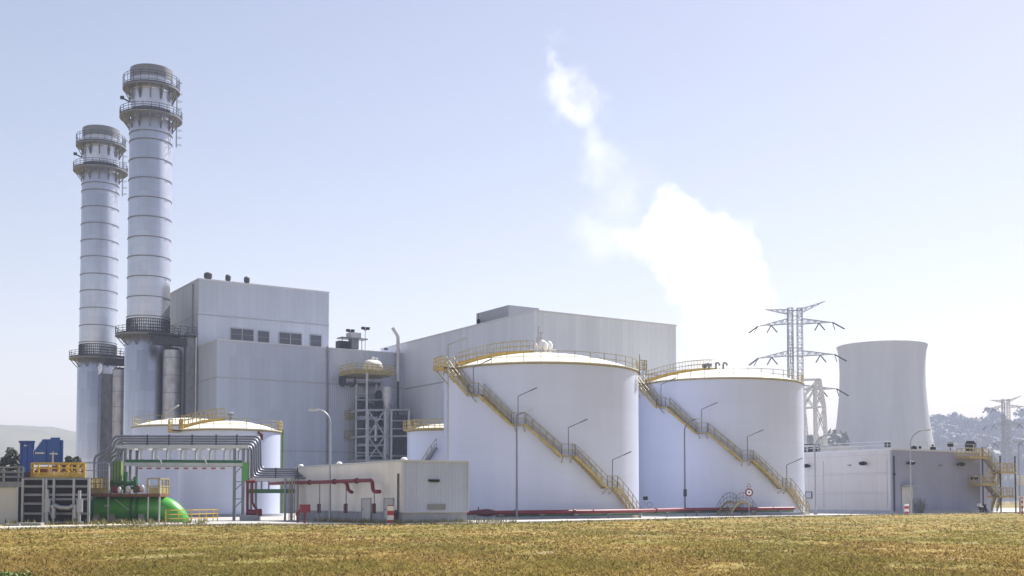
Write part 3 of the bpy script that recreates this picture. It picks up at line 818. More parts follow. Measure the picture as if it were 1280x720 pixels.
# red hose reel cabinet
q = gnd(381, 655); q = Vec((xat(381, 88, 640), 88, 0))
hr = thing('hose_cabinet', 'red fire hose cabinet on a short post beside the lower pipe rack', 'hose cabinet', q)
MB().box(q + Z * 1.15, .75, .5, .62, Vec((.9, .43, 0))).build('cabinet', 'red', hr)
MB().box(q + Z * .42, .16, .16, .84).build('post', 'dark_red', hr)
m = MB(); m.tube([q + Vec((-.55, .1, .05)), q + Vec((-.55, .1, .75)), q + Vec((-.45, .1, .95)), q + Vec((-.2, .1, 1.0))], .1, 10); m.tube([q + Vec((-.55, -.05, .7)), q + Vec((-.55, .25, .7))], .17, 10)
m.build('hydrant', 'dark_red', hr, smooth=50)
# marker posts
def post(name, label, x, Y, w, h, m_, cat='marker post', grp=None):
    q = Vec((xat(x, Y, 640), Y, 0))
    t = thing(name, label, cat, q, grp)
    m = MB(); m.box(q + Z * h / 2, w, w * .8, h); m.build('post', m_, t)
    MB().box(q + Z * .06, w + .2, w + .2, .12).build('foot', 'concrete', t)
    MB().box(q + Z * (h + .02), w * .9, w * .7, .04).build('cap', 'dark_red', t)
    return t
post('marker_post', 'short square post painted in red and white bands beside the pump house corner', 488.3, 84, .44, 1.38, 'red_white')
q = Vec((xat(495.6, 85.5, 640), 85.5, 0))
t = thing('hydrant_post', 'plain dark red hydrant post touching the banded red and white post', 'hydrant', q)
m = MB(); m.lathe(q, [(.2, 0), (.2, .08), (.13, .1), (.13, .85), (.16, .87), (.16, .98), (.1, 1.06)], 16); m.build('barrel', 'dark_red', t, smooth=40)
m = MB(); m.tube([q + Z * .72 - Vec((.24, 0, 0)), q + Z * .72 + Vec((.24, 0, 0))], .08, 10); m.build('outlet', 'dark_red', t, smooth=50)

# ------------------------------------------------------------------ right hand building
P4 = Vec((xat(1115, 150), 150, 0)); HR = pl(1115, 562.5, P4, RN).z
rb = thing('switchgear_building', 'low grey concrete panel building with black wall lamps before the cooling tower', 'building', P4)
def oR(x, y, off=0.): return pl(x, y, P4 - V * off, RN)
def oL(x, y, off=0.): return pl(x, y, P4 - U * off, LN)
s1 = (oR(1225, 600) - P4).dot(U); s2_ = (oR(1266, 600) - P4).dot(U)
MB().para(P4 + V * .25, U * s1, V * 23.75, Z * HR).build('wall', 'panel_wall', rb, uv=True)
MB().para(P4 + U * .02, U * (s1 - .02), V * .25, Z * HR).build('front_wall', 'panel_shaded', rb)
MB().para(P4 + U * (s1 + .01) + V * 3.2, U * (s2_ - s1), V * 20.5, Z * (HR - .15)).build('recessed_wall', 'panel_shaded', rb)
m = MB().para(P4 - U * .08 - V * .08 + Z * HR, U * (s1 + .16), V * 24.2, Z * .22); m.para(P4 + U * (s1 + .1) + V * 3.12 + Z * (HR - .15), U * (s2_ - s1), V * 20.5, Z * .2)
m.build('coping', 'pale_paint', rb)
m = MB().para(P4 - U * .05 - V * .05, U * (s1 + .1), V * .05, Z * .45); m.para(P4 - U * .05, U * .05, V * 24, Z * .45); m.build('plinth', 'plinth', rb)
b0 = oL(1030, 627); b1 = oL(1109, 585)
m = MB()
q = Vec((b1.x, b1.y, .6)) - U * .04
ln = (b0 - b1).dot(V); zt = oL(1109, 573).z
for z in (zt * .66, zt * .3): m.para(q + Z * z, U * .04, V * ln, Z * .05)
for k in (0, ln): m.para(q + V * k + Z * .2, U * .04, V * .05, Z * (zt - .8))
m.build('panel_joint', 'trim', rb)
q = oR(1117.5, 570, .12); m = MB().tube([q, Vec((q.x, q.y, .3))], .09); m.box(q - Z * 2.4, .3, .3, .3); m.build('downpipe', 'dark_steel', rb)
a = oR(1127.5, 636); b = oR(1140.5, 609); w = (b - a).dot(U); q = Vec((a.x, a.y, .1)) - V * .06; h = b.z
dd = MB().para(q, U * w, V * .05, Z * h).build('door', 'pale_steel', rb)
m = MB(); m.para(q - U * .1 - V * .03, U * .1, V * .06, Z * h).para(q + U * w - V * .03, U * .1, V * .06, Z * h); m.para(q - U * .3 - V * .9 + Z * (h + .02), U * (w + .6), V * .9, Z * .14); m.build('door_canopy', 'trim', dd)
MB().box(q + U * (w * .8) - V * .04 + Z * 1.1, .3, .06, .06, U).build('handle', 'black', dd)
a = oL(1015.5, 623); b = oL(1007, 614.5)
q = Vec((a.x, a.y, a.z)) - U * .08; ww = (b - a).dot(V); hh = b.z - a.z
f = MB().para(q, U * .08, V * ww, Z * hh).build('window', 'dark_steel', rb)
MB().para(q - U * .03 + V * ww * .1 + Z * hh * .1, U * .03, V * ww * .8, Z * hh * .8).build('pane', 'pole_grey', f)
def wlamp(q, n_, t_):
    m = MB(); m.bar(q, q + n_ * .55 + Z * .1, .09); m.box(q, .3, .3, .3, t_)
    w = q + n_ * .75 + Z * .05
    m.prism([w - t_ * .3 - n_ * .3 + Z * .25, w - t_ * .3 + n_ * .3 + Z * .1, w - t_ * .3 + n_ * .2 - Z * .2, w - t_ * .3 - n_ * .2 - Z * .3], t_ * .6)
    return m.build('wall_lamp', 'black', rb)
for x, y in ((1011.5, 582.5), (1082, 579.5)): wlamp(oL(x, y, .05), LN, V)
for x, y in ((1134.5, 579), (1197, 580.5), (1214.5, 598)): wlamp(oR(x, y, .05), RN, U)
for x, y in ((1061.5, 581.5),): m = MB(); m.box(oL(x, y, .06), .12, .5, .18, U); m.build('junction_box', 'grey_steel', rb)
for x, y in ((1176, 581.5),): m = MB(); m.box(oR(x, y, .06), .5, .12, .18, U); m.build('junction_box', 'grey_steel', rb)
roofpts = ((1109.5, 556, 'lamp', 1), (1142.5, 561.5, 'post', 1), (1150, 557.5, 'whip', 1), (1166, 560, 'post', 1), (1188, 556, 'lamp', 1), (1213, 559, 'block', 1))
for x, y, kd, _ in roofpts:
    q = oL(x, 562, -1.5) if x < 1115 else oR(x, 562, -1.5); q = Vec((q.x, q.y, HR + .2)); zt = zat(y, q.y)
    m = MB()
    if kd == 'lamp': m.bar(q, Vec((q.x, q.y, zt)), .09); m.box(Vec((q.x, q.y, zt)), .65, .5, .6, U)
    elif kd == 'post': m.bar(q, Vec((q.x, q.y, zt + .5)), .22); m.box(q + Z * .25, .6, .6, .5)
    elif kd == 'whip': m.bar(q, Vec((q.x, q.y, zt)), .08); m.box(q + Z * .4, .3, .3, .3)
    else: m.box(q + Z * .55, 1.1, 1.0, 1.5, U); m.box(q + Z * 1.4, .8, .8, .3, U)
    m.build('roof_beacon' if kd != 'block' else 'roof_exhaust', 'black', rb)
# pale railing along the roof edge
m = MB(); z = Z * (HR + .22)
m.rail([P4 + V * 23 + U * .4 + z, P4 + V * .4 + U * .4 + z, P4 + U * (s1 - .4) + V * .4 + z], 1.0, .03, 2.0, 2); m.build('roof_railing', 'pale_steel', rb)
# distant flat building on its roofline left
q = Vec((xat(1035, 215), 215, 0))
t = thing('shed', 'pale flat shed rising just above the roof of the concrete building, before the cooling tower', 'building', q)
MB().box(q + Z * 5.8, 9, 8, 11.6).build('wall', 'panel_wall', t, uv=True); MB().box(q + Z * 11.7, 9.3, 8.3, .25).build('coping', 'pale_steel', t)
# yellow stair tower at its right end
q = oR(1214, 640, .2); q.z = 0
sx = thing('stair_tower', 'yellow steel outdoor stair tower with landings against the end of the concrete building', 'stairs', q)
def T(x, y, off): return pl(x, y, P4 - V * off, RN)
for x, o in ((1228, 2.2), (1228, .3), (1250, 2.2), (1268.5, 2.2), (1268.5, .3)):
    a = T(x, 570, o); m = MB(); m.bar(Vec((a.x, a.y, 0)), Vec((a.x, a.y, a.z + (1.2 if x < 1240 else .0))), .15); m.build('column', 'dark_steel', sx)
def landing(x0, x1, y):
    a = T(x0, y, 2.3); b = T(x1, y, 2.3); w = (b - a).dot(U)
    p = MB().para(a, U * w, V * 2.0, Z * .18).build('landing', 'stair_yellow', sx)
    m = MB(); a = a + Z * .18; m.rail([a + V * 2, a, a + U * w, a + U * w + V * 2], 1.2, .04, .7, 2, toe=.12); m.build('landing_railing', 'stair_yellow', p)
landing(1212, 1236, 573); landing(1250, 1270, 591.5); landing(1228, 1248, 607); landing(1250, 1268, 622)
def flight(x0, y0, x1, y1, off):
    a = T(x0, y0, off); b = T(x1, y1, off); b = a + U * (b - a).dot(U) + Z * (b.z - a.z)
    m = MB(); n = 12
    for s in (0, .9): m.bar(a + V * s, b + V * s, .08, .28)
    f = m.build('flight', 'dull_yellow', sx)
    m = MB()
    for k in range(n): m.box(a + (b - a) * ((k + .5) / n) + V * .45, .28, .85, .05, U, V)
    m.build('tread', 'grey_steel', f)
    m = MB()
    for s in (0, .9):
        for h in (.55, 1.1): m.bar(a + V * s + Z * h, b + V * s + Z * h, .06)
        for k in range(5): w = a + (b - a) * (k / 4) + V * s; m.bar(w, w + Z * 1.1, .06)
    m.build('handrail', 'dull_yellow', f)
flight(1236, 573, 1251, 591.5, 2.2); flight(1251, 591.5, 1247, 607, 1.2); flight(1238, 607, 1251, 622, 2.2); flight(1252, 622, 1246, 639, 1.2)
# little white topped machine at its foot
q = Vec((xat(1230, 156, 640), 156, 0))
mo = thing('motor_scooter', 'small dark scooter with a pale top parked by the building near the yellow stair tower', 'scooter', q)
dx = U; 
for s in (-.62, .62):
    w = q + dx * s + Z * .28
    mm = MB(); mm.tube([w - V * .06, w + V * .06], .28, 16); wh = mm.build('wheel', 'black', mo, smooth=50)
    MB().tube([w - V * .08, w + V * .08], .15, 12).build('hub', 'grey_steel', wh, smooth=50)
m = MB(); m.prism([q + dx * -.75 + Z * .5, q + dx * .1 + Z * .32, q + dx * .45 + Z * .35, q + dx * .35 + Z * .75, q + dx * .1 + Z * .5, q + dx * -.1 + Z * .8, q + dx * -.8 + Z * .85], V * .3)
m.build('body', 'black', mo)
m = MB(); m.prism([q + dx * -.8 + Z * .86, q + dx * -.1 + Z * .82, q + dx * -.1 + Z * .98, q + dx * -.75 + Z * 1.02], V * .3); m.build('seat', 'white', mo)
m = MB(); m.bar(q + dx * .62 + V * .15 + Z * .28, q + dx * .38 + V * .15 + Z * 1.15, .12); m.bar(q + dx * .36 + Z * 1.15 - V * .25, q + dx * .36 + Z * 1.15 + V * .5, .06)
m.prism([q + dx * .52 + Z * .5, q + dx * .62 + Z * .55, q + dx * .45 + Z * 1.2, q + dx * .36 + Z * 1.15], V * .3); m.build('steering', 'black', mo)
m = MB(); m.box(q - dx * .85 + Z * 1.15 + V * .15, .4, .4, .35, U); m.build('top_case', 'white', mo)
# banded bollard and bush by the door
q = Vec((xat(1133.5, 145, 640), 145, 0))
t = thing('banded_bollard', 'round red and white banded bollard before the door of the concrete building', 'bollard', q)
MB().lathe(q, [(.27, 0), (.27, 1.2), (.2, 1.28)], 18).build('post', 'red_white', t, smooth=40)
MB().lathe(q, [(.36, 0), (.36, .1)], 18).build('foot', 'dark_steel', t, smooth=40)
def weedtuft(name, label, q, w, h, n, mt, grp=None, cat='plant'):
    t = thing(name, label, cat, q, grp)
    m = MB(); s = MB()
    for k in range(n):
        a = random.random() * 6.283; r = w * random.random() ** .6
        b = q + Vec((r * .5 * math.cos(a), r * .5 * math.sin(a), 0))
        tip = q + Vec((r * math.cos(a), r * math.sin(a), h * random.uniform(.45, 1)))
        s.bar(b, tip, .015)
        for j in range(5):
            c = b.lerp(tip, .35 + .65 * random.random()) + Vec((random.gauss(0, .05), random.gauss(0, .05), 0))
            d = Vec((random.gauss(0, 1), random.gauss(0, 1), random.gauss(.3, .7))).normalized() * random.uniform(.06, .13); e = d.cross(Vec((random.gauss(0, 1), random.gauss(0, 1), 1))).normalized() * .02
            m.add([c - e, c + d * .5 - e * 1.5, c + d, c + d * .5 + e * 1.5], [(0, 1, 2, 3)])
    m.build('leaves', mt, t); s.build('stem', 'bark', t)
weedtuft('shrub', 'scruffy brown green shrub against the shaded front wall next to its door', oR(1150, 640, .9) * 1 - Z * oR(1150, 640, .9).z, 1.1, 2.2, 60, 'weed')
# white lattice pieces at the far right edge
q = Vec((xat(1278, 150, 640), 150, 0))
t = thing('white_fence', 'white banded barrier with a blank board standing past the stair tower', 'barrier', q)
m = MB()
for k in range(4): m.box(q + Vec((k * .8, .3 * k, 1.1)), .2, .16, 2.2)
m.build('post', 'red_white', t)
m = MB(); m.box(q + Vec((1.2, .45, 4.4)), 3.2, .1, 1.3); m.box(q + Vec((1.2, .45, 2.2)), 3.2, .1, .3); m.build('board', 'white', t)
m = MB(); m.bar(q + Vec((-.2, 0.1, 0)), q + Vec((-.2, .1, 5)), .12); m.bar(q + Vec((2.6, 1, 0)), q + Vec((2.6, 1, 5)), .12); m.build('frame', 'pale_steel', t)

# ------------------------------------------------------------------ street lamps
def lamp(x, Y, ytop, kind, label, arm=1.2, dirx=1, mt='pole_grey', box=False):
    q = Vec((xat(x, Y, 600), Y, 0)); h = zat(ytop, Y)
    t = thing('street_lamp', label, 'street lamp', q, 'street lamps about the plant')
    D = Vec((dirx, -.1 * dirx, 0)).normalized()
    m = MB()
    if kind == 'curve':
        r = arm
        pts = [q, q + Z * (h - r * 1.1)] + [q + Z * (h - r * 1.1) + D * (r * (1 - math.cos(w))) + Z * (r * 1.05 * math.sin(w)) for w in [math.pi / 2 * i / 8 for i in range(1, 9)]]
        tip = pts[-1]; d = D
    else:
        b = q + Z * (h - arm * .35); tip = q + Z * h + D * arm
        pts = [q, b, tip]; d = (tip - b).normalized()
    m.tube(pts, [.11] + [.075] * (len(pts) - 2) + [.05], 8); m.build('pole', mt, t, smooth=60)
    m = MB(); a = tip - d * .1; e = tip + d * .75; sd = d.cross(Z).normalized()
    m.prism([a - sd * .1, e - sd * .08, e + sd * .08, a + sd * .1], Z * .1); m.prism([a - sd * .16 + d * .15 - Z * .06, e - sd * .12 - d * .05 - Z * .06, e + sd * .12 - d * .05 - Z * .06, a + sd * .16 + d * .15 - Z * .06], Z * .058)
    m.build('lamp_head', 'pale_steel', t)
    m = MB().box(q + Z * .08, .4, .4, .16); m.build('foot', 'concrete', t)
    if box: MB().box(q + Z * zat(616, Y) - Vec((0, .15, 0)), .35, .25, .8).build('control_box', 'dark_steel', t)
lamp(412.5, 94, 511.5, 'curve', 'curved street lamp standing before the long doored wall of the pump house', 1.1, -1)
lamp(646, 105, 515, 'arm', 'straight thin street lamp standing before the biggest tank', .8, 1, mt='lamp_pole')
lamp(560, 101, 426, 'arm', 'very tall lamp pole rising behind the pump house at the edge of the biggest tank', 1.0, 1)
lamp(856, 127, 523.5, 'curve', 'curved street lamp with a control box before the second big tank', 1.3, 1, mt='lamp_pole', box=True)
lamp(1019, 141, 543, 'curve', 'street lamp before the small dark window of the concrete building, below the lattice gantry', 1.6, 1)
lamp(1138.5, 147, 537, 'curve', 'arched street lamp before the door of the concrete building', 1.8, 1)
lamp(1221, 182, 543, 'arm', 'distant street lamp rising behind the roof exhaust of the concrete building', .6, 1)
lamp(1274, 152, 549, 'curve', 'curved street lamp beside the white banded barrier past the stair tower', 1.2, 1)
# double lamp fitting under the left end lamp
q = Vec((xat(1012, 168), 168, 0)); 
t = thing('switch_frame', 'dark steel switch frame peeping over the roof edge below the pale gantry', 'switchgear', q)
m = MB()
for k in (-1, 1): m.bar(q + Vec((k * 1.3, 0, 0)), q + Vec((k * 1.3, 0, zat(555, 168))), .16)
for y in (556, 561, 565): m.box(q + Z * zat(y, 168), 3.4, .4, .22)
m.build('frame', 'dark_steel', t)
m = MB()
for k in (-.9, .1, 1.1): m.box(q + Vec((k, -.1, zat(563, 168))), .6, .6, .9)
m.build('insulator_block', 'black', t)
# ------------------------------------------------------------------ green pipe and its platform
def A(x, y, Y): return at(x, y, Y)
def G(x, Y): return Vec((at(x, 640, Y).x, Y, 0))
YG = 93
px = YG / F
cz = 1.12; rg = 1.02
xl = A(95, 640, YG).x; xr = A(197, 640, YG).x
gp = thing('cooling_water_pipe', 'huge glossy green water pipe bending down into the ground at one end', 'pipe', ((xl + xr) / 2, YG, 0))
RB = 1.65
arc = [Vec((xr + RB * math.sin(w), YG, cz - RB + RB * math.cos(w))) for w in [math.pi / 2 * i / 14 for i in range(15)]]
arc.append(arc[-1] - Z * 1.0)
MB().tube([Vec((xl, YG, cz))] + arc, rg, 32).build('pipe', 'green_pipe', gp, smooth=60)
for x in (121, 168.5, 176):
    w = A(x, 640, YG).x
    MB().tube([Vec((w - .09, YG, cz)), Vec((w + .09, YG, cz))], rg + .11, 32).build('flange', 'dark_green', gp, smooth=50)
for x in (125, 144, 181):
    w = A(x, 640, YG).x
    m = MB(); m.prism([Vec((w - .25, YG - 1.0, 0)), Vec((w - .25, YG + 1.0, 0)), Vec((w - .25, YG + .9, .75)), Vec((w - .25, YG + .5, .3)), Vec((w - .25, YG, .14)), Vec((w - .25, YG - .5, .3)), Vec((w - .25, YG - .9, .75))], (.5, 0, 0))
    m.build('saddle', 'concrete', gp)
m = MB(); w = A(149, 640, YG).x; m.bar(Vec((w, YG - 1.06, cz + .75)), Vec((w + 1.3, YG - 1.06, cz - .25)), .05); m.build('gauge_rod', 'pale_steel', gp)
m = MB(); w = A(140, 600, YG).x; m.box(Vec((w, YG - rg - .005, cz + .22)), .45, .04, .12); m.build('name_plate', 'pale_steel', gp)
# platform above it
YP = 91.2
pt = thing('valve_platform', 'rust brown steel platform with yellow railings above the big green pipe', 'platform', G(160, YP))
zt = zat(617, YP)
a = A(113, 617, YP); b = A(200, 617, YP)
MB().para(Vec((a.x, YP, zt - .25)), (b.x - a.x, 0, 0), (0, 2.6, 0), (0, 0, .25)).build('deck', 'rust', pt)
m = MB()
for x in (135, 185, 199): MB().bar(G(x, YP + .1), Vec((G(x, YP).x, YP + .1, zat(583 if x == 135 else 600, YP))), .1).build('column', 'pale_steel', pt)
MB().bar(G(199, YP + 2.5), G(199, YP + 2.5) + Z * zt, .1).build('column', 'pale_steel', pt)
m = MB(); p = lambda x: Vec((A(x, 600, YP).x, YP + .06, zt))
m.rail([p(113) + Vec((0, 2.4, 0)), p(113), p(134)], 1.2, .045, .35, 3, toe=.45); m.build('railing', 'dull_yellow', pt); m = MB(); m.rail([p(184), p(199.5), p(199.5) + Vec((0, 2.4, 0))], 1.2, .05, .9, 2, toe=.5)
m.build('railing', 'dull_yellow', pt)
# valves on the platform
vg = thing('valve_group', 'group of dark green pipes, valves and hand wheels standing on the rusty platform', 'valves', Vec((p(160).x, YP + 1.2, zt)))
m = MB(); z0 = zt
def q_(x, y): return Vec((A(x, 600, YP + 1.2).x, YP + 1.2, zat(y, YP + 1.2)))
m.tube([q_(138, 604), q_(172, 604)], .2, 12); m.tube([q_(157, 616), q_(157, 590)], .17, 12); m.tube([q_(141, 616), q_(141, 600)], .15, 10); m.tube([q_(169, 616), q_(169, 596)], .15, 10); m.tube([q_(140, 610), q_(171, 610)], .14, 10)
m.build('pipe', 'dark_green', vg, smooth=60)
for x, y in ((157, 598), (141, 604), (169, 603), (150, 604)):
    c = q_(x, y) - Vec((0, .25, 0)); m = MB()
    for k in range(10):
        a1, a2 = k * math.pi / 5, (k + 1) * math.pi / 5
        m.bar(c + Vec((.24 * math.cos(a1), -.15, .24 * math.sin(a1))), c + Vec((.24 * math.cos(a2), -.15, .24 * math.sin(a2))), .05)
    m.bar(c, c + Vec((0, -.15, 0)), .06); m.bar(c + Vec((-.24, -.15, 0)), c + Vec((.24, -.15, 0)), .04)
    m.build('hand_wheel', 'dark_green', vg)
for x, w, y0, m_ in ((147, .24, 612, 'red'), (163, .2, 612, 'cream_wall'), (175, .2, 611, 'rust'), (152, .16, 613, 'white'), (180, .2, 611, 'pale_steel')):
    c = q_(x, y0) - Vec((0, .5, 0)); MB().lathe(c - Z * .3, [(w * .6, 0), (w, .1), (w, .45), (w * .5, .6)], 12).build('actuator', m_, vg, smooth=40)
m = MB(); c = q_(147, 590); m.box(c, .7, .5, 1.7); lb = m.build('valve_bonnet', 'lime', vg)
m = MB()
for k in range(3): m.box(c + Vec((-.25 + .25 * k, -.27, 0)), .07, .05, 1.75)
m.build('rib', 'dark_green', lb)
# yellow barrier in front of the elbow
m = MB(); m.rail([G(207, 90.3), G(213, 90.0), G(240, 92.0), G(272, 97)], 1.0, .035, 1.4, 3); tag(m.build('pipe_barrier', 'yellow', loc=G(222, 90.5)), 'thin yellow railing on the ground round the elbow of the green pipe', 'railing')

# ------------------------------------------------------------------ pipe rack
YR = 100
pr = thing('pipe_rack', 'tall grey portal pipe rack with a red and white board before the smaller tanks', 'pipe rack', G(230, YR))
def r_(x, y, Y=YR): return A(x, y, Y)
for x in (147.5, 156, 293, 304, 310):
    for Y in (YR, YR + 3.2):
        xx = r_(x, 600).x; MB().bar(Vec((xx, Y, 0)), Vec((xx, Y, zat(560, YR))), .22).build('column', 'grey_steel', pr)
for Y in (YR, YR + 3.2):
    m = MB()
    m.para(Vec((r_(146, 560).x, Y - .14, zat(560.5, YR))), (r_(311, 560).x - r_(146, 560).x, 0, 0), (0, .28, 0), (0, 0, .28))
    m.build('beam', 'pale_steel', pr); m = MB()
    m.para(Vec((r_(156, 560).x, Y - .12, zat(582.5, YR))), (r_(304, 560).x - r_(156, 560).x, 0, 0), (0, .24, 0), (0, 0, .3))
    m.build('beam', 'pale_steel', pr)
for k in range(8):
    m = MB()
    x = 158 + k * 18.5; xx = r_(x, 560).x
    for Y in (YR, YR + 3.2): m.bar(Vec((xx, Y, zat(582, YR))), Vec((xx, Y, zat(560.5, YR))), .14)
    if k % 2: m.prism([Vec((xx - .32, YR - .1, zat(560.5, YR))), Vec((xx - .1, YR - .1, zat(564, YR))), Vec((xx + .1, YR - .1, zat(564, YR))), Vec((xx + .32, YR - .1, zat(560.5, YR)))], (0, .2, 0))
    m.bar(Vec((xx, YR, zat(560, YR))), Vec((xx, YR + 3.2, zat(560, YR))), .16)
    m.build('hanger', 'pale_steel', pr)
m = MB(); xx = r_(298, 600).x
for k in range(6): m.bar(Vec((r_(294, 600).x, YR, .4 + k * .75)), Vec((r_(304, 600).x, YR, 1.1 + k * .75)) if k % 2 else Vec((r_(304, 600).x, YR, .4 + k * .75)), .08)
m.build('lattice', 'grey_steel', pr)
MB().tube([r_(158, 576.5), r_(302, 577.5)], .16, 10).build('green_pipe', 'dark_green', pr, smooth=60)
MB().para(r_(303, 602, YR - .2), (r_(309.5, 600).x - r_(303, 600).x, 0, 0), (0, .1, 0), (0, 0, zat(578, YR) - zat(602, YR))).build('green_panel', 'green_pipe', pr)
MB().box(r_(230, 585.5, YR - .25), r_(286, 600).x - r_(174, 600).x, .08, .14).build('gauge_board', 'red_white_long', pr)
for x in (201, 257):
    m = MB(); a = r_(x - 3, 570, YR - .3); b = r_(x + 2, 580, YR - .3); m.bar(a, b, .09); m.build('lamp_tube', 'white', pr)
# pipe bundle on the rack
pb = thing('pipe_bundle', 'bundle of grey insulated pipes riding on the rack and stepping down at both ends', 'pipes', G(230, YR + 1))
for i in range(5):
    Y = YR + .4 + .5 * i
    y = 557.2 - 3.0 * i
    o = 2.6 * i
    xe = 309 + 2.6 * i
    x0 = 153 - 3.2 * i
    yb = 597 - 2.7 * i
    pts = [A(118 + 5.2 * (4 - i), 626, Y), A(118 + 5.2 * (4 - i), 583 - 2 * i, Y), A(120 + 5.2 * (4 - i), 578 - 2 * i, Y), A(124 + 5 * (4 - i), 576 - 2 * i, Y), A(x0 - 8, 574 - 3 * i, Y), A(x0 - 3, 571 - 3 * i, Y), A(x0, y + 5, Y), A(x0 + 4, y + .8, Y), A(x0 + 9, y, Y)]
    pts += [A(xe, y + .6, Y), A(xe + 4, y + 2.0, Y), A(xe + 6, y + 6, Y), A(xe + 6.5, yb - 6, Y), A(xe + 8.5, yb - 1.6, Y), A(xe + 13, yb, Y), A(396, yb + .4, Y)]
    MB().tube(pts, .105, 10).build('pipe', 'pipe_dark', pb, smooth=60)
for x in (184, 211, 240, 270, 296, 345, 372):
    m = MB(); y0, y1 = (543, 559.5) if x < 300 else (584.5, 599)
    xx = A(x, 560, YR + .2).x; m.bar(Vec((xx, YR + .25, zat(y1, YR))), Vec((xx, YR + .25, zat(y0, YR))), .12)
    m.build('clamp', 'dark_steel', pb)
# lower rack
lr = thing('low_pipe_rack', 'low steel rack with a green beam between the portal rack and the pump house', 'pipe rack', G(345, YR))
m = MB()
for Y in (YR, YR + 2.6):
    m.para(Vec((A(312, 600, YR).x, Y - .12, zat(601.5, YR))), (A(368, 600, YR).x - A(312, 600, YR).x, 0, 0), (0, .24, 0), (0, 0, .28))
m.build('beam', 'pale_steel', lr)
MB().para(Vec((A(311, 600, YR).x, YR - .16, zat(616.5, YR))), (A(369, 600, YR).x - A(311, 600, YR).x, 0, 0), (0, .3, 0), (0, 0, .36)).build('green_beam', 'dark_green', lr)
for x, w in ((357.5, .16), (366, .14), (373, .16)):
    for Y in (YR - .3, YR + 2.4):
        xx = A(x, 600, YR).x; MB().bar(Vec((xx, Y, 0)), Vec((xx, Y, zat(598, YR))), w).build('column', 'grey_steel', lr)
for x in (327, 336): xx = A(x, 600, YR).x; MB().bar(Vec((xx, YR, zat(616, YR))), Vec((xx, YR, zat(601, YR))), .13).build('hanger', 'grey_steel', lr)
m = MB(); xx = A(363, 600, YR).x
for s in (0, .45): m.bar(Vec((xx + s, YR - .5, 0)), Vec((xx + s, YR - .5, zat(600, YR))), .06)
for k in range(7): m.bar(Vec((xx, YR - .5, .4 + k * .4)), Vec((xx + .45, YR - .5, .4 + k * .4)), .05)
m.build('ladder', 'dull_yellow', lr)
rp = thing('red_riser', 'thin red water riser ending in a red valve at the foot of the portal rack', 'pipe', G(318, YR - .8))
m = MB(); Y = YR - .8
m.tube([A(307.5, 602, Y), A(319, 602, Y)], .13, 10); m.tube([A(309, 602, Y), A(309, 645, Y)], .1, 10); m.tube([A(315.5, 602, Y), A(315.5, 628, Y), A(318, 633, Y), A(321, 637, Y), A(325, 640, Y)], .1, 10)
m.build('pipe', 'red', rp, smooth=60)
m = MB(); m.tube([A(309, 640, Y), A(327, 641, Y)], .24, 12); m.tube([A(323, 636, Y), A(323, 645, Y)], .3, 12); m.build('valve', 'red', rp, smooth=50)
m = MB(); b = A(312, 645, Y); b.z = 0; m.box(b + Vec((0, .2, .25)), 1.6, 1.0, .5); m.build('foot', 'plinth', rp)

# ------------------------------------------------------------------ screen frame at the left
YS = 86.5
def s_(x, y, Y=YS): return A(x, y, Y)
DV = Vec((-.41, 1, 0))
sf = thing('intake_screen', 'dark steel panelled screen with grey rails standing below the blue machines', 'intake screen', G(70, YS))
for x0, x1 in ((28, 55), (57.5, 112)):
    a = s_(x0, 598); b = s_(x1, 598)
    m = MB().para(Vec((a.x, YS + .25, .1)), (b.x - a.x, 0, 0), DV * 2.5, (0, 0, a.z - .1)); m.build('panel', 'black', sf)
m = MB()
for y in (598.5, 608, 618.5, 629.5, 642):
    for x0, x1 in ((28, 55), (57.5, 112)):
        if y == 629.5 and x0 > 50: y = 624
        a = s_(x0, y); b = s_(x1, y); m.bar(a + Vec((0, .1, 0)), b + Vec((0, .1, 0)), .17)
m.build('rail', 'grey_steel', sf)
for x in (28.5, 54.5, 58, 67.5, 92.5, 111): a = s_(x, 598); MB().bar(Vec((a.x, YS + .06, 0)), Vec((a.x, YS + .06, a.z)), .17).build('upright', 'pole_grey', sf)
gt = thing('lifting_gate', 'pale grey gate of two posts and a thick cross pipe before the dark frame', 'gate', G(80, YS - .9))
Y = YS - .9
for x, yt in ((59.5, 612), (99.5, 613)):
    a = s_(x, yt, Y); m = MB(); m.bar(Vec((a.x, Y, 0)), a, .18, .18); m.box(Vec((a.x, Y, .1)), .5, .5, .2)
    w = s_(x, 632, Y); m.tube([w - Z * .5, w + Z * .5], .24, 12); m.build('post', 'pole_grey', gt)
m = MB(); m.tube([s_(67, 648, Y), s_(66.5, 642, Y), s_(67.5, 637, Y), s_(65, 633, Y), s_(69, 632, Y), s_(75, 634.5, Y), s_(86, 635, Y), s_(91, 632.5, Y), s_(95, 633, Y), s_(93, 638, Y), s_(93, 648, Y)], .17, 10); m.build('cross_pipe', 'pole_grey', gt, smooth=60)
m = MB(); m.bar(Vec((s_(56, 600, Y).x, Y, .12)), Vec((s_(104, 600, Y).x, Y, .12)), .14); m.build('sill', 'grey_steel', gt)
yr = thing('platform_railing', 'bright yellow railing and toe boards on top of the dark steel frame', 'railing', s_(75, 598, YS + .3))
zf = s_(70, 598).z + .02
m = MB(); p = lambda x, d=0: Vec((s_(x, 598).x, YS + .3 + d, zf))
m.rail([p(30, 1), p(41.5), p(104), p(104) + DV * 2.4], 1.15, .05, .75, 3, toe=.3); m.rail([p(68) + DV, p(103) + DV], 1.1, .045, .4, 2, toe=.25); m.build('rail', 'yellow', yr)
m = MB(); m.para(p(29) - Z * .0, (p(104) - p(29)), DV * 2.5, (0, 0, .06)); m.build('deck', 'rust', yr)
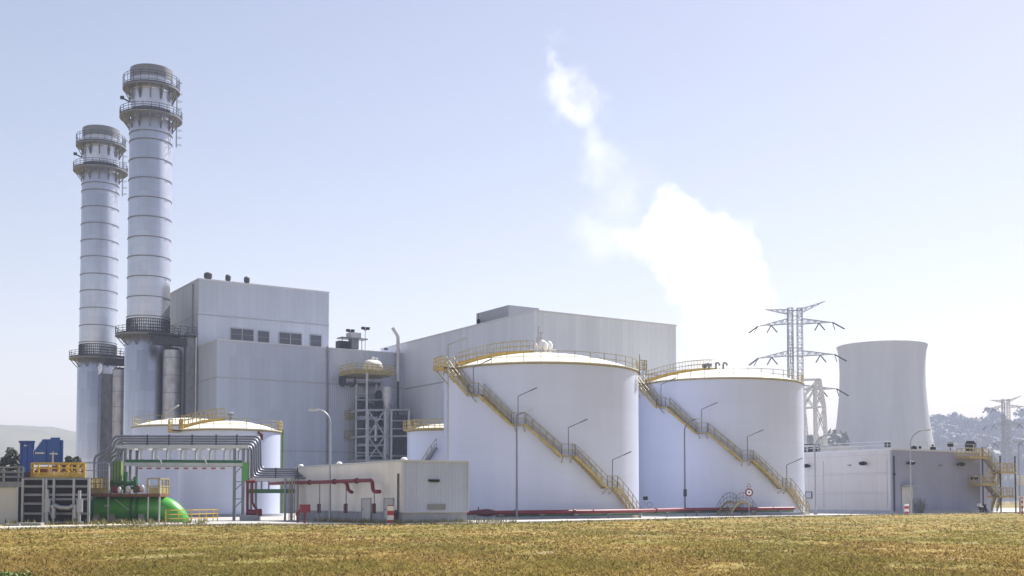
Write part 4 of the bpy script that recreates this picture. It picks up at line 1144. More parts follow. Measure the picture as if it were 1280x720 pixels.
m = MB(); m.box(p(46, 1.2) + Z * .5, 1.0, .8, .8); m.box(p(66, .5) + Z * .75, .55, .5, .45); m.box(p(34, 1.5) + Z * .35, .9, .9, .6); m.build('gear_box', 'rust', yr)
# blue machines
def blue_machine(x0, x1, y0, Y, sl, label):
    zb = zf
    a = s_(x0, y0, Y); b = s_(x1, y0, Y); w = b.x - a.x; zt = a.z
    t = thing('screen_machine', label, 'machine', Vec(((a.x + b.x) / 2, Y, zb)), 'blue screening machines')
    m = MB()
    if sl:
        X = lambda x: s_(x, 600, Y).x; zz = lambda y: zat(y, Y)
        m.prism([Vec((X(x), Y, zz(y))) for x, y in ((40.5, 580), (78, 580), (78, 550), (63, 550), (63, 549), (52.5, 549), (47, 558), (41.5, 564))], DV * 2.2)
        m.build('housing', 'blue', t)
        m = MB(); m.para(Vec((X(63), Y - .12, zz(579))), (X(75) - X(63), 0, 0), DV * 2.0, (0, 0, zz(547) - zz(579))); m.build('tower', 'blue', t)
        m = MB(); m.para(Vec((X(43.5), Y - .05, zz(567.5))), (X(55) - X(43.5), 0, 0), (0, .05, 0), (0, 0, .14)); m.build('plate', 'pale_steel', t)
        m = MB(); m.tube([Vec((X(40), Y + .9, zz(562))), Vec((X(40), Y + .9, zz(578)))], .3, 12); m.tube([Vec((X(40), Y + .9, zz(562))), Vec((X(47), Y + .9, zz(552)))], .18, 10); m.build('chute', 'pale_steel', t, smooth=50)
        m = MB(); m.bar(Vec((X(69), Y - .5, zb)), Vec((X(69), Y - .5, zz(565))), .1); m.bar(Vec((X(65), Y - .5, zz(567.5))), Vec((X(74), Y - .5, zz(567.5))), .1); m.build('lamp_bracket', 'pale_steel', t)
        m = MB()
        for x in (57, 62.5, 78): m.bar(Vec((X(x), Y - .03, zz(579))), Vec((X(x), Y - .03, zz(551))), .07)
        m.build('edge_rib', 'blue', t)
    else:
        m.para(Vec((a.x, Y, zb - 1)), (w, 0, 0), DV * 2.0, (0, 0, zt - zb + 1)); m.build('housing', 'blue', t)
        m = MB(); m.para(Vec((a.x - .08, Y - .08, zt)), (w + .16, 0, 0), DV * 2.1, (0, 0, .1)); m.build('lid', 'blue', t)
        m = MB()
        for k in range(3): m.bar(Vec((a.x + w * (.12 + .38 * k), Y - .03, zb)), Vec((a.x + w * (.12 + .38 * k), Y - .03, zt)), .06)
        m.build('edge_rib', 'blue', t)
        MB().para(Vec((a.x + w * .3, Y - .06, zt - .35)), (w * .25, 0, 0), (0, .05, 0), (0, 0, .12)).build('plate', 'pale_steel', t)
    return t
blue_machine(25, 43, 552.5, 93, False, 'plain box shaped blue machine, the smaller of two, beside the dark bushes')
blue_machine(40, 80, 547, 89, True, 'larger blue machine with a sloping shoulder and pale chute, behind the yellow railing')
# intake wall with railing
iw = thing('intake_wall', 'cream concrete intake wall with a grey capping and railing beside the dark screen', 'wall', G(5, 87))
a = s_(-90, 609, 87); b = s_(20.5, 609, 87)
MB().para(Vec((a.x, 87, 0)), (b.x - a.x, 0, 0), (0, 5, 0), (0, 0, a.z)).build('wall', 'cream_wall', iw)
MB().para(Vec((a.x, 86.85, a.z)), (b.x - a.x + .5, 0, 0), (0, 5.2, 0), (0, 0, .42)).build('capping', 'grey_steel', iw)
m = MB(); w = a.z + .42
m.rail([Vec((a.x, 86.95, w)), Vec((s_(29, 600, 87).x, 86.95, w))], 1.1, .06, 1.15, 3); m.build('railing', 'grey_steel', iw)
m = MB(); m.para(Vec((s_(-40, 600, 88).x, 88, w)), (s_(26, 600, 88).x - s_(-40, 600, 88).x, 0, 0), (0, 3, 0), (0, 0, .75)); m.build('pipe_casing', 'dark_steel', iw)
MB().bar(Vec((b.x + .15, 86.9, 0)), Vec((b.x + .15, 86.9, a.z)), .14).build('edge_post', 'pale_steel', iw)
for x, w, h, lab in ((38, 1.3, .2, 'pale concrete slab lying in the grass before the dark frame'),):
    q = gnd(x, 657); m = MB(); m.box(q + Z * .1, 1.7, .6, .2); m.box(q + Vec((-1.1, -.4, .06)), 1.2, .5, .12)
    tag(m.build('concrete_slab', 'concrete', loc=q), lab, 'slab')
# hand rail across between frame and rack
hr = thing('yard_railing', 'plain grey railing above the green pipe between the dark frame and rack', 'railing', G(120, 94.6))
m = MB(); 
for x in (104, 118, 135): m.bar(G(x, 94.6), Vec((G(x, 94.6).x, 94.6, zat(578.5, 94.6))), .09)
m.bar(A(104, 578.5, 94.6), A(135, 578.5, 94.6), .09); m.bar(A(104, 588, 94.6), A(135, 588, 94.6), .07); m.build('rail', 'pole_grey', hr)
# boulders and clutter under the pipe
for k, (x, y, s) in enumerate(((150, 653, .3), (157, 652.5, .42), (172, 652, .35), (178, 652.8, .28))):
    q = gnd(x, y); m = MB()
    pr_ = [(s * r * random.uniform(.8, 1.1), h * s) for r, h in ((1.1, 0), (1.15, .25), (.9, .6), (.45, .85), (.05, .92))]
    m.lathe(q, pr_, 9)
    for i in range(len(m.v)): m.v[i] = q + (m.v[i] - q) * random.uniform(.85, 1.15)
    tag(m.build('rock', 'concrete', loc=q), ['smaller rock beside the largest one under the green pipe, nearer the dark screen', 'largest of the four rocks under the green pipe', 'flat pale rock in the middle under the green pipe, away from the largest one', 'smallest rock under the green pipe, beside its bend'][k], 'rock', 'rocks under the green pipe')

# ------------------------------------------------------------------ power line towers
def lattice_col(m, a, b, w0, w1, n, r):
    """four-legged lattice mast from a to b"""
    for i in range(n):
        t0, t1 = i / n, (i + 1) / n
        p = a.lerp(b, t0); q = a.lerp(b, t1); u0 = (w0 + (w1 - w0) * t0) / 2; u1 = (w0 + (w1 - w0) * t1) / 2
        cs0 = [p + Vec((sx * u0, sy * u0, 0)) for sx, sy in ((-1, -1), (1, -1), (1, 1), (-1, 1))]
        cs1 = [q + Vec((sx * u1, sy * u1, 0)) for sx, sy in ((-1, -1), (1, -1), (1, 1), (-1, 1))]
        for k in range(4):
            m.bar(cs0[k], cs1[k], r)
            j = (k + 1) % 4
            m.bar(cs0[k], cs1[j], r * .7)
            m.bar(cs1[k], cs1[j], r * .7)
def arm(m, p, q, h, n, r, w=1.2):
    """truss arm: root at p (depth h), tip at q"""
    side = (q - p).cross(Z).normalized() * w / 2
    for s in (-1, 1):
        lo = [p.lerp(q, i / n) + side * s * (1 - i / n) for i in range(n + 1)]
        hi = [p.lerp(q, i / n) + side * s * (1 - i / n) + Z * h * (1 - i / n) for i in range(n + 1)]
        for i in range(n):
            m.bar(lo[i], lo[i + 1], r); m.bar(hi[i], hi[i + 1], r); m.bar(lo[i], hi[i + 1] if i % 2 else hi[i], r * .7); m.bar(hi[i], lo[i + 1], r * .7)
YT = 290
def pylon(x, Y, label, k=1.0):
    s = Y / YT
    q = Vec((A(x, 500, Y).x, Y, 0))
    t = thing('power_pylon', label, 'pylon', q, 'power line towers')
    zz = lambda y: zat(y, YT) * k
    xx = lambda p: (p - 994.5) * YT / F * k
    m = MB(); W = lambda px_, y_: q + Vec((xx(px_), 0, zz(y_)))
    for c in (988.7, 1000.7): lattice_col(m, W(c, 485), W(c, 385), 1.3 * k, 1.2 * k, 13, .13 * k)
    lattice_col(m, W(988.7, 485), W(988.7, 385), 1.3 * k, 1.2 * k, 1, .15 * k)
    m.build('mast', 'pole_grey', t)
    m = MB()
    for c, c2 in ((988.7, 980), (1000.7, 1010)):
        b = W(c2, 560); b.z = 0
        lattice_col(m, b, W(c, 485), 2.2 * k, 1.3 * k, 12, .14 * k)
    m.build('leg', 'pole_grey', t)
    for y, xl, xr, hh in ((402, 948, 1042, 5), (442, 948, 1044, 5), (485, 952, 1046, 4.5)):
        for x0, x1 in ((985.5, xl), (1004, xr)):
            m = MB(); a = W(x0, y + 3); b = W(x1, y + (6 if x1 < 990 else 1))
            arm(m, a, b, 1.35 * k, 9, .12 * k, 1.2 * k); f = m.build('crossarm', 'pole_grey', t)
            m = MB()
            sg_ = -1 if x1 < 990 else 1
            m.tube([b, b + Vec((sg_ * 2.6 * k, -1.5, -1.9 * k))], .19 * k, 6); m.tube([b + Vec((0, 0, 0)), b + Vec((sg_ * .9 * k, 1, -1.8 * k))], .1 * k, 5)
            mid = a.lerp(b, .55)
            m.tube([mid + Vec((-1.1 * k, 0, -1.9 * k)), mid], .15 * k, 6); m.tube([mid, mid + Vec((1.5 * k, 0, -1.8 * k))], .15 * k, 6)
            m.build('insulator', 'dark_steel', f)
        m = MB(); m.bar(W(985, y + 3), W(1004, y + 3), .2 * k); m.bar(W(985, y - 7), W(1004, y - 7), .18 * k); m.bar(W(985, y + 3), W(1004, y - 7), .12 * k); m.build('tie_beam', 'pole_grey', t)
    for x0, x1, y0, y1 in ((987, 957, 389, 387), (1002, 1033, 388, 376.5)):
        m = MB(); a = W(x0, y0 + 4); b = W(x1, y1); arm(m, a, b, 1.2 * k, 8, .11 * k, 1.0 * k); m.build('earth_wire_arm', 'pole_grey', t)
    m = MB(); m.bar(W(985, 388), W(1004, 388), .2 * k); m.bar(W(985, 392), W(1004, 385), .14 * k); m.build('tie_beam', 'pole_grey', t)
    return t
pylon(994.5, YT, 'tall twin masted lattice power pylon between the second tank and the cooling tower')
Yp = 430
pylon(1257, Yp, 'small distant twin masted power pylon standing before the hazy wood', (zat(499, Yp) / zat(385, YT)))
# pale gantry frame
YQ = 235
gf = thing('lattice_gantry', 'pale thick lattice gantry frame with a pointed top before the tall power pylon', 'gantry', Vec((A(1018, 600, YQ).x, YQ, 0)))
g_ = lambda x, y, d=0: Vec((A(x, 500, YQ).x, YQ + d, zat(y, YQ)))
m = MB()
for d in (0, 1.4):
    for x0, y0, x1, y1 in ((1020, 625, 1020, 480), (1033, 625, 1032.5, 540), (1032.5, 540, 1031, 508), (1031, 508, 1025.5, 474), (1006, 540, 1006, 500)):
        m.bar(g_(x0, y0, d), g_(x1, y1, d), .4)
m.bar(g_(1006, 625, 0), g_(1006, 540, 0), .45)
m.build('post', 'gantry_white', gf)
m = MB()
for d in (0, 1.4):
    for x0, y0, x1, y1 in ((1004, 497, 1024, 474), (1003, 474.5, 1025, 474), (1004, 510, 1031, 508), (1004, 488, 1016, 482)): m.bar(g_(x0, y0, d), g_(x1, y1, d), .34)
    m.bar(g_(1020, 480, d), g_(1025, 474, d), .4)
m.build('beam', 'gantry_white', gf)
m = MB()
for d in (0, 1.4):
    for x0, y0, x1, y1 in ((1005, 510, 1019, 486), (1004, 492, 1019, 509), (1020, 508, 1030, 490), (1024, 476, 1031, 508), (1020, 486, 1031, 508), (1021, 540, 1031, 510), (1021, 510, 1032, 540), (1021, 570, 1033, 541), (1021, 541, 1033, 570)): m.bar(g_(x0, y0, d), g_(x1, y1, d), .19)
for x, y in ((1020, 509), (1031, 508), (1024, 475), (1020, 540), (1033, 540)): m.bar(g_(x, y, 0), g_(x, y, 1.4), .25)
m.build('cross_brace', 'gantry_white', gf)

# ------------------------------------------------------------------ cooling tower
YC = 900
q = Vec((A(1103, 500, YC).x, YC, 0))
ct = thing('cooling_tower', 'huge pale concrete cooling tower with a flared rim fading in the haze', 'cooling tower', q)
sc_ = YC / F
prof = []
for y, w in ((622, 74), (600, 69.5), (580, 64.8), (560, 61), (540, 57.6), (520, 55), (500, 53), (482, 51.8), (465, 51.3), (450, 51.8), (440, 52.8), (434, 54), (432.5, 54.8), (431.5, 54.8)):
    prof.append((w * sc_, zat(y + 1.5, YC)))
inner = [(r - .9, z) for r, z in prof[::-1][1:8]]
MB().lathe(q, prof + [(prof[-1][0] - .9, prof[-1][1])] + inner, 96, cap=False).build('shell', 'cooling_concrete', ct, smooth=60)
m = MB()
for k in range(36):
    a = 2 * math.pi * k / 36; b = a + math.pi / 36
    for e in (b, a - math.pi / 36): m.bar(q + Vec((math.cos(a), math.sin(a), 0)) * (76 * sc_), q + Vec((math.cos(e), math.sin(e), 0)) * (74 * sc_) + Z * (prof[0][1] + .1), .8)
m.build('base_struts', 'cooling_concrete', ct)
# ------------------------------------------------------------------ ground, road, yard
def ground_mat(name, kind):
    m = bpy.data.materials.new(name); m.use_nodes = True
    nt = m.node_tree; N = nt.nodes; L = nt.links; b = N['Principled BSDF']
    b.inputs['Roughness'].default_value = .9; b.inputs['Specular IOR Level'].default_value = .1
    g = N.new('ShaderNodeNewGeometry')
    def nz(sc_, det=5, st=(1, 1, 1)):
        mp = N.new('ShaderNodeMapping'); mp.inputs['Scale'].default_value = st; L.new(g.outputs['Position'], mp.inputs['Vector'])
        n = N.new('ShaderNodeTexNoise'); n.inputs['Scale'].default_value = sc_; n.inputs['Detail'].default_value = det; L.new(mp.outputs[0], n.inputs['Vector'])
        return n.outputs['Fac']
    def ramp(f, stops):
        r = N.new('ShaderNodeValToRGB'); L.new(f, r.inputs['Fac']); e = r.color_ramp.elements
        while len(e) < len(stops): e.new(.5)
        for el, (p, c) in zip(e, stops): el.position = p; el.color = (*c, 1)
        return r.outputs['Color']
    def mix(f, a, bb, mode='MIX'):
        x = N.new('ShaderNodeMix'); x.data_type = 'RGBA'; x.blend_type = mode
        if isinstance(f, float): x.inputs['Factor'].default_value = f
        else: L.new(f, x.inputs['Factor'])
        L.new(a, x.inputs['A']); L.new(bb, x.inputs['B']); return x.outputs['Result']
    gold, olive, straw, brown = (.265, .20, .054), (.18, .16, .042), (.38, .29, .135), (.13, .088, .04)
    if kind == 'blade':
        at_ = N.new('ShaderNodeAttribute'); at_.attribute_name = 'rnd'
        c1 = ramp(at_.outputs['Fac'], [(.15, (.05, .033, .015)), (.3, brown), (.45, gold), (.72, (.37, .27, .10)), (.9, (.46, .37, .22))])
        c2 = ramp(at_.outputs['Fac'], [(.12, (.05, .048, .012)), (.38, olive), (.6, (.24, .205, .06)), (.85, (.33, .265, .11))])
    else:
        c1 = ramp(nz(6, 6), [(.3, brown), (.5, gold), (.68, (.27, .19, .08))])
        c2 = ramp(nz(5, 6), [(.3, (.085, .08, .026)), (.55, olive), (.7, gold)])
    patch = ramp(nz(.16, 6, (1, .55, 1)), [(.42, (0, 0, 0)), (.58, (1, 1, 1))])
    col_ = mix(patch, c1, c2)
    if kind != 'blade':
        bare = ramp(nz(.5, 7, (1, .7, 1)), [(.58, (0, 0, 0)), (.66, (1, 1, 1))])
        c3 = ramp(nz(9, 5), [(.3, (.17, .125, .07)), (.7, (.32, .245, .15))])
        col_ = mix(bare, col_, c3)
        bp = N.new('ShaderNodeBump'); bp.inputs['Strength'].default_value = .9; bp.inputs['Distance'].default_value = .15
        L.new(nz(4, 8), bp.inputs['Height']); L.new(bp.outputs[0], b.inputs['Normal'])
    else:
        tone = ramp(nz(.06, 3), [(.35, (.82, .78, .78)), (.65, (1.1, 1.1, 1.0))])
        col_ = mix(1.0, col_, tone, 'MULTIPLY')
    L.new(col_, b.inputs['Base Color'])
    if kind == 'blade':
        tr = N.new('ShaderNodeBsdfTranslucent'); L.new(col_, tr.inputs['Color'])
        ms = N.new('ShaderNodeMixShader'); ms.inputs[0].default_value = .5
        L.new(b.outputs[0], ms.inputs[1]); L.new(tr.outputs[0], ms.inputs[2]); L.new(ms.outputs[0], N['Material Output'].inputs['Surface'])
    MATS[name] = m
ground_mat('field', 'ground'); ground_mat('blade', 'blade')
# edge of the field along the road, world metres
EDGE = [gnd(x, y) for x, y in ((-260, 668), (-120, 664.5), (0, 661.8), (100, 659.2), (200, 657.2), (320, 656.2), (500, 655.8), (600, 654.8), (760, 651.2), (900, 647.6), (1000, 645.7), (1150, 643), (1280, 640.8), (1500, 638.6))]
def sheet(name, pts, z, m, kind='structure', h=0):
    mb = MB()
    if h: mb.prism([Vec((p.x, p.y, z - h)) for p in pts], (0, 0, h))
    else: mb.add([Vec((p.x, p.y, z)) for p in pts], [tuple(range(len(pts)))])
    o = mb.build(name, m); o['kind'] = kind; return o
def offs(pts, d):
    out = []
    for i, p in enumerate(pts):
        t = (pts[min(i + 1, len(pts) - 1)] - pts[max(i - 1, 0)]).normalized(); out.append(p + Vec((-t.y, t.x, 0)) * d)
    return out
mb = MB(); S3 = 3900
mb.add([Vec((-S3, -300, 0)), Vec((S3, -300, 0)), Vec((S3, S3, 0)), Vec((-S3, S3, 0))], [(0, 1, 2, 3)])
mb.build('ground', 'field')['kind'] = 'structure'
e1 = offs(EDGE, 6.5)
def strip(name, a, b, z, m, h=0):
    mb = MB()
    for i in range(len(a) - 1):
        mb.add([Vec((p.x, p.y, z)) for p in (a[i], a[i + 1], b[i + 1], b[i])], [(0, 1, 2, 3)])
        if h:
            mb.add([Vec((a[i].x, a[i].y, 0)), Vec((a[i + 1].x, a[i + 1].y, 0)), Vec((a[i + 1].x, a[i + 1].y, z)), Vec((a[i].x, a[i].y, z))], [(0, 1, 2, 3)])
            mb.add([Vec((b[i + 1].x, b[i + 1].y, 0)), Vec((b[i].x, b[i].y, 0)), Vec((b[i].x, b[i].y, z)), Vec((b[i + 1].x, b[i + 1].y, z))], [(0, 1, 2, 3)])
    o = mb.build(name, m); o['kind'] = 'structure'; return o
strip('road', EDGE, e1, .008, 'road')
strip('kerb', offs(EDGE, -.18), EDGE, .12, 'kerb', .12)
yard = e1[4:]
far = [Vec((150, 260, 0)), Vec((-70, 260, 0)), Vec((-70, 120, 0)), gnd(205, 650) + Vec((0, 9, 0))]
yd = sheet('concrete_yard', e1[4:] + far, .004, 'concrete')
mb = MB()
import bmesh
# ------------------------------------------------------------------ grass
rng = np.random.default_rng(3)
def grass(name, n, xs, ysmax, hs, ws, label):
    ex = np.array([p.x for p in EDGE]); ey = np.array([p.y for p in EDGE])
    x = rng.uniform(xs[0], xs[1], n); y = rng.uniform(638, ysmax, n)
    a = (x - 640) / F; bb = (360 + SH - y) / F; cp, sp = math.cos(PITCH), math.sin(PITCH)
    dy = cp - bb * sp; dz = sp + bb * cp
    t = -CAMZ / dz
    X = a * t; Yw = dy * t
    ok = (dz < 0) & (Yw < np.interp(X, ex, ey) - .3)
    bare = np.sin(X * .55 + 2.1 * np.sin(Yw * .23)) * np.sin(Yw * .5 + 1.7 * np.sin(X * .41) + .7) + .45 * np.sin(X * 2.1 + Yw) * np.sin(Yw * 1.7 - X * .6)
    ok &= (bare < .62) | (rng.random(n) < .25)
    X = X[ok]; Yw = Yw[ok]
    k = 3
    X = np.repeat(X, k) + rng.normal(0, .05, len(X) * k); Yw = np.repeat(Yw, k) + rng.normal(0, .05, len(Yw) * k)
    n = len(X)
    clump = np.sin(X * .9 + 1.3 * np.sin(Yw * .31)) * np.sin(Yw * .45 + 1.1 * np.sin(X * .37)) * .5 + .5
    h = rng.uniform(hs[0], hs[1], n) * (.55 + .7 * clump) * (1 + (rng.random(n) < .02) * 1.2)
    w = rng.uniform(ws[0], ws[1], n) * np.clip(Yw / 40, 1, 2.2)
    an = rng.uniform(0, 6.283, n); lean = rng.normal(0, 1.0, (n, 2)) * h[:, None]
    vx = np.cos(an) * w / 2; vy = np.sin(an) * w / 2
    P = np.zeros((n, 3, 3))
    P[:, 0] = np.stack([X - vx, Yw - vy, np.zeros(n)], 1)
    P[:, 1] = np.stack([X + vx, Yw + vy, np.zeros(n)], 1)
    P[:, 2] = np.stack([X + lean[:, 0], Yw + lean[:, 1], h], 1)
    me = bpy.data.meshes.new(name)
    me.vertices.add(3 * n); me.loops.add(3 * n); me.polygons.add(n)
    me.vertices.foreach_set('co', P.reshape(-1)); me.loops.foreach_set('vertex_index', np.arange(3 * n, dtype=np.int32))
    me.polygons.foreach_set('loop_start', np.arange(0, 3 * n, 3, dtype=np.int32))
    at_ = me.attributes.new('rnd', 'FLOAT', 'POINT'); tuft = np.repeat(rng.random(n // k), k); at_.data.foreach_set('value', np.repeat(np.clip(.62 * tuft + .38 * rng.random(n), 0, 1), 3).astype(np.float32))
    me.update(); me.validate()
    me.materials.append(MATS['blade'])
    o = bpy.data.objects.new(name, me); col.objects.link(o)
    return tag(o, label, 'grass', kind='stuff')
grass('grass', 150000, (-320, 1600), 745, (.03, .095), (.03, .07), 'short dry golden grass covering the whole field in front')
# big green weed clumps low at the left edge and some along the road
wl = ['leafy bright green weed clump, the largest of three in the field corner', 'low green weed clump between the largest one and the open field', 'small green weed cut by the picture edge beside the largest clump']
for k, (x, y, w, h, n) in enumerate(((18, 731, .4, .26, 60), (42, 735, .3, .2, 30), (1, 727, .3, .25, 30))):
    weedtuft('weed', wl[k], gnd(x, y), w, h, n, 'vivid_leaf', 'weeds at the left corner of the field')
m = MB()
for k in range(420):
    i = random.choice((0, 1, 2, 2)); 
    if i == 0: q = P3 - U * random.uniform(.1, 1.0) + V * random.uniform(-1, LB * .7)
    elif i == 1: q = P3 - V * random.uniform(.1, .8) + U * random.uniform(-1, LA + 4)
    else: q = gnd(random.uniform(5, 260), random.uniform(651.5, 656.5))
    for j in range(5):
        b = q + Vec((random.gauss(0, .15), random.gauss(0, .15), 0)); an = random.random() * 6.28; e = Vec((math.cos(an), math.sin(an), 0)) * .05
        m.add([b - e, b + e, b + Vec((random.gauss(0, .12), random.gauss(0, .12), random.uniform(.15, .5)))], [(0, 1, 2)])
for k in range(1300):
    i = random.randrange(len(EDGE) - 1); f = random.random(); q = EDGE[i].lerp(EDGE[i + 1], f); d = (EDGE[i + 1] - EDGE[i]).normalized()
    q = q + Vec((d.y, -d.x, 0)) * random.uniform(.15, 2.2) ** 1.4; hh = random.choice((.08, .12, .16, .28))
    for j in range(3):
        b = q + Vec((random.gauss(0, .12), random.gauss(0, .12), 0)); an = random.random() * 6.28; e = Vec((math.cos(an), math.sin(an), 0)) * .05
        m.add([b - e, b + e, b + Vec((random.gauss(0, .1), random.gauss(0, .1), random.uniform(.5, 1) * hh))], [(0, 1, 2)])
tag(m.build('weeds', 'weed'), 'rough weeds along the road verge and the foot of the pump house', 'weeds', kind='stuff')

# ------------------------------------------------------------------ hills
def hill(name, pts, depth, mt='hill'):
    """ridge profile [(x, y_world, z)] with slopes towards and away from the viewer"""
    mb = MB(); rows = 14; n = len(pts)
    vs = []
    for j in range(-rows, rows + 1):
        f = math.cos(j / rows * math.pi / 2) ** 1.3 if abs(j) < rows else 0
        for (x, y, z) in pts:
            vs.append(Vec((x, y + depth * j / rows, max(0, z * f) - (.5 if abs(j) == rows else 0) + (random.gauss(0, z * .015) if 0 < abs(j) < rows else 0))))
    fs = [(j * n + i, j * n + i + 1, (j + 1) * n + i + 1, (j + 1) * n + i) for j in range(2 * rows) for i in range(n - 1)]
    mb.add(vs, fs); o = mb.build(name, mt, smooth=180); o['kind'] = 'structure'; return o
YH = 1600
def prof_px(pp, Y, n=60):
    xs = [p[0] for p in pp]; ys = [p[1] for p in pp]
    out = []
    for i in range(n + 1):
        x = xs[0] + (xs[-1] - xs[0]) * i / n; y = float(np.interp(x, xs, ys)); w = at(x, y, Y)
        out.append((w.x, Y, w.z + random.gauss(0, .4)))
    return out
hill('hill', prof_px([(-420, 600), (-250, 560), (-120, 541), (-40, 535), (10, 533), (50, 533.5), (75, 536), (100, 541), (160, 556), (260, 590), (330, 612)], YH), 600)
YH2 = 1650
hill('hill', prof_px([(960, 622), (1020, 596), (1100, 588), (1160, 575), (1200, 566), (1260, 558), (1340, 552), (1500, 556), (1700, 600)], YH2), 260)

# ------------------------------------------------------------------ trees
def make_tree(name, h, w, seed, mt, label, cat, group, loc, n=700, leaf=.55):
    rnd = random.Random(seed)
    t = thing(name, label, cat, loc, group)
    b = Vec(loc)
    m = MB(); top = b + Z * h * .62 + Vec((rnd.gauss(0, .2), rnd.gauss(0, .2), 0))
    m.tube([b - Z * .3, b + Z * h * .3, top], [h * .028, h * .02, h * .006], 7)
    cl = []
    for k in range(16):
        a = rnd.random() * 6.283; f = rnd.uniform(.28, .98); r = w * .5 * math.sin(min(1, f * 1.05) * math.pi * .92 + .12) ** .7 * rnd.uniform(.35, 1.0)
        c = b + Vec((r * math.cos(a), r * math.sin(a), h * f)); cl.append((c, rnd.uniform(.16, .3) * w * (1.15 - .5 * f)))
        s = b + Z * h * min(.6, f * .6); m.tube([s, s.lerp(c, .6) - Z * .1, c], [h * .009, h * .006, h * .003], 5)
    m.build('trunk', 'bark', t)
    m = MB()
    for k in range(n):
        c, r = rnd.choice(cl)
        d = Vec((rnd.gauss(0, 1), rnd.gauss(0, 1), rnd.gauss(.15, .8))).normalized()
        p = c + d * r * rnd.uniform(.55, 1.05)
        nn = (d + Vec((rnd.gauss(0, .6), rnd.gauss(0, .6), rnd.gauss(.3, .6)))).normalized()
        u = nn.cross(Vec((rnd.gauss(0, 1), rnd.gauss(0, 1), rnd.gauss(0, 1)))).normalized() * leaf * rnd.uniform(.5, 1.2); v = nn.cross(u) * rnd.uniform(.5, .9)
        m.add([p - u, p - v * .8, p + u, p + v], [(0, 1, 2, 3)])
    m.build('crown', mt, t)
    return t
def hz(x, y): # height of the right hill at a place
    return 0
rnd = random.Random(11)
kinds = [('broad', 15, 12, 'hazy broad tree'), ('tall', 20, 9, 'hazy tall tree'), ('round', 12, 12, 'hazy round tree'), ('pine', 22, 13, 'hazy spreading pine')]
protos = {}
dg = bpy.context.evaluated_depsgraph_get()
def ridge_z(x):  # ridge height of the right hill at world x
    pp = [(960, 622), (1020, 596), (1100, 588), (1160, 575), (1200, 566), (1260, 558), (1340, 552), (1500, 556), (1700, 600)]
    return np.interp(x, [at(p, q, YH2).x for p, q in pp], [at(p, q, YH2).z for p, q in pp])
rows = []
targets = [(1163, 524), (1172, 517), (1181, 515), (1192, 516), (1203, 521), (1214, 522), (1225, 520), (1238, 509), (1246, 515), (1256, 523), (1268, 520), (1277, 511), (1290, 514), (1302, 520), (1318, 512), (1335, 518), (1350, 515)]
for i, (x, y) in enumerate(targets):
    rows.append((x, YH2 + rnd.uniform(-14, 14), y, 0))
for i in range(20): rows.append((1158 + i * 10 + rnd.uniform(-4, 4), YH2 - 95 + rnd.uniform(-20, 20), 530 + rnd.uniform(-4, 7), 1))
for i in range(18): rows.append((1152 + i * 11 + rnd.uniform(-4, 4), YH2 - 185 + rnd.uniform(-16, 16), 544 + rnd.uniform(-4, 6), 2))
labs = ['tree on the skyline ridge of the hazy wood behind the concrete building', 'tree in the middle rank of the hazy wood behind the concrete building', 'tree in the front rank of the hazy wood behind the concrete building']
for i, (x, Y, y, rk) in enumerate(rows):
    j = abs(Y - YH2) / 260
    p = at(x, y, Y); zg = ridge_z(p.x) * (math.cos(min(1, j) * math.pi / 2) ** 1.3) - .4
    hgt = max(18.0, p.z - zg)
    kd = i % 4
    key = kd
    lab = {1163: 'skyline tree whose crown touches the flank of the cooling tower', 1238: 'tallest crown on the wooded skyline, just before the distant pylon', 1277: 'tall skyline crown standing past the distant pylon'}.get(x, labs[rk])
    if key not in protos:
        nm, h0, w0, lb = kinds[kd]
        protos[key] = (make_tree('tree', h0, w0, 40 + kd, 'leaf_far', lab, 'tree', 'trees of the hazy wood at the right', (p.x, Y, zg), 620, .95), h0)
        o = protos[key][0]; o.scale = (hgt / h0 * 1.0,) * 3
    else:
        o0, h0 = protos[key]
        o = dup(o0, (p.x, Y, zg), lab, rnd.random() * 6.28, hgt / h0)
        o['group'] = 'trees of the hazy wood at the right'
# trees between the gantry and the cooling tower
for i, (x, y) in enumerate(((1003, 548), (1012, 544), (1022, 541), (1031, 546), (1040, 543), (1048, 551))):
    Y = 760 + 20 * (i % 3); p = at(x, y, Y)
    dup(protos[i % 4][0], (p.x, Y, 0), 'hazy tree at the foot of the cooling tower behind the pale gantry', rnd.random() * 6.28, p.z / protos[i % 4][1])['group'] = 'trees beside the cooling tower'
# dark trees at the left
bl = [(-14, 569, 15), (10, 566, 14), (24, 573, 10), (84, 571, 9), (94, 573, 9)]
bt = ['dark bushy tree rising behind the railing of the cream intake wall', 'rounder dark bushy tree between the intake wall railing and the plain blue machine', 'low dark bush touching the side of the plain box shaped blue machine', 'low dark bush touching the side of the larger sloping blue machine', 'small dark bush at the foot of the shorter looking stack']
for i, (x, y, w) in enumerate(bl):
    Y = 118 + 3 * i; p = at(x, y, Y); h = p.z
    make_tree('bushy_tree', h, w * Y / F * 3.0, 70 + i, 'leaf_dark', bt[i], 'tree', 'dark trees behind the blue machines', (p.x, Y, 0), 2600, .26)

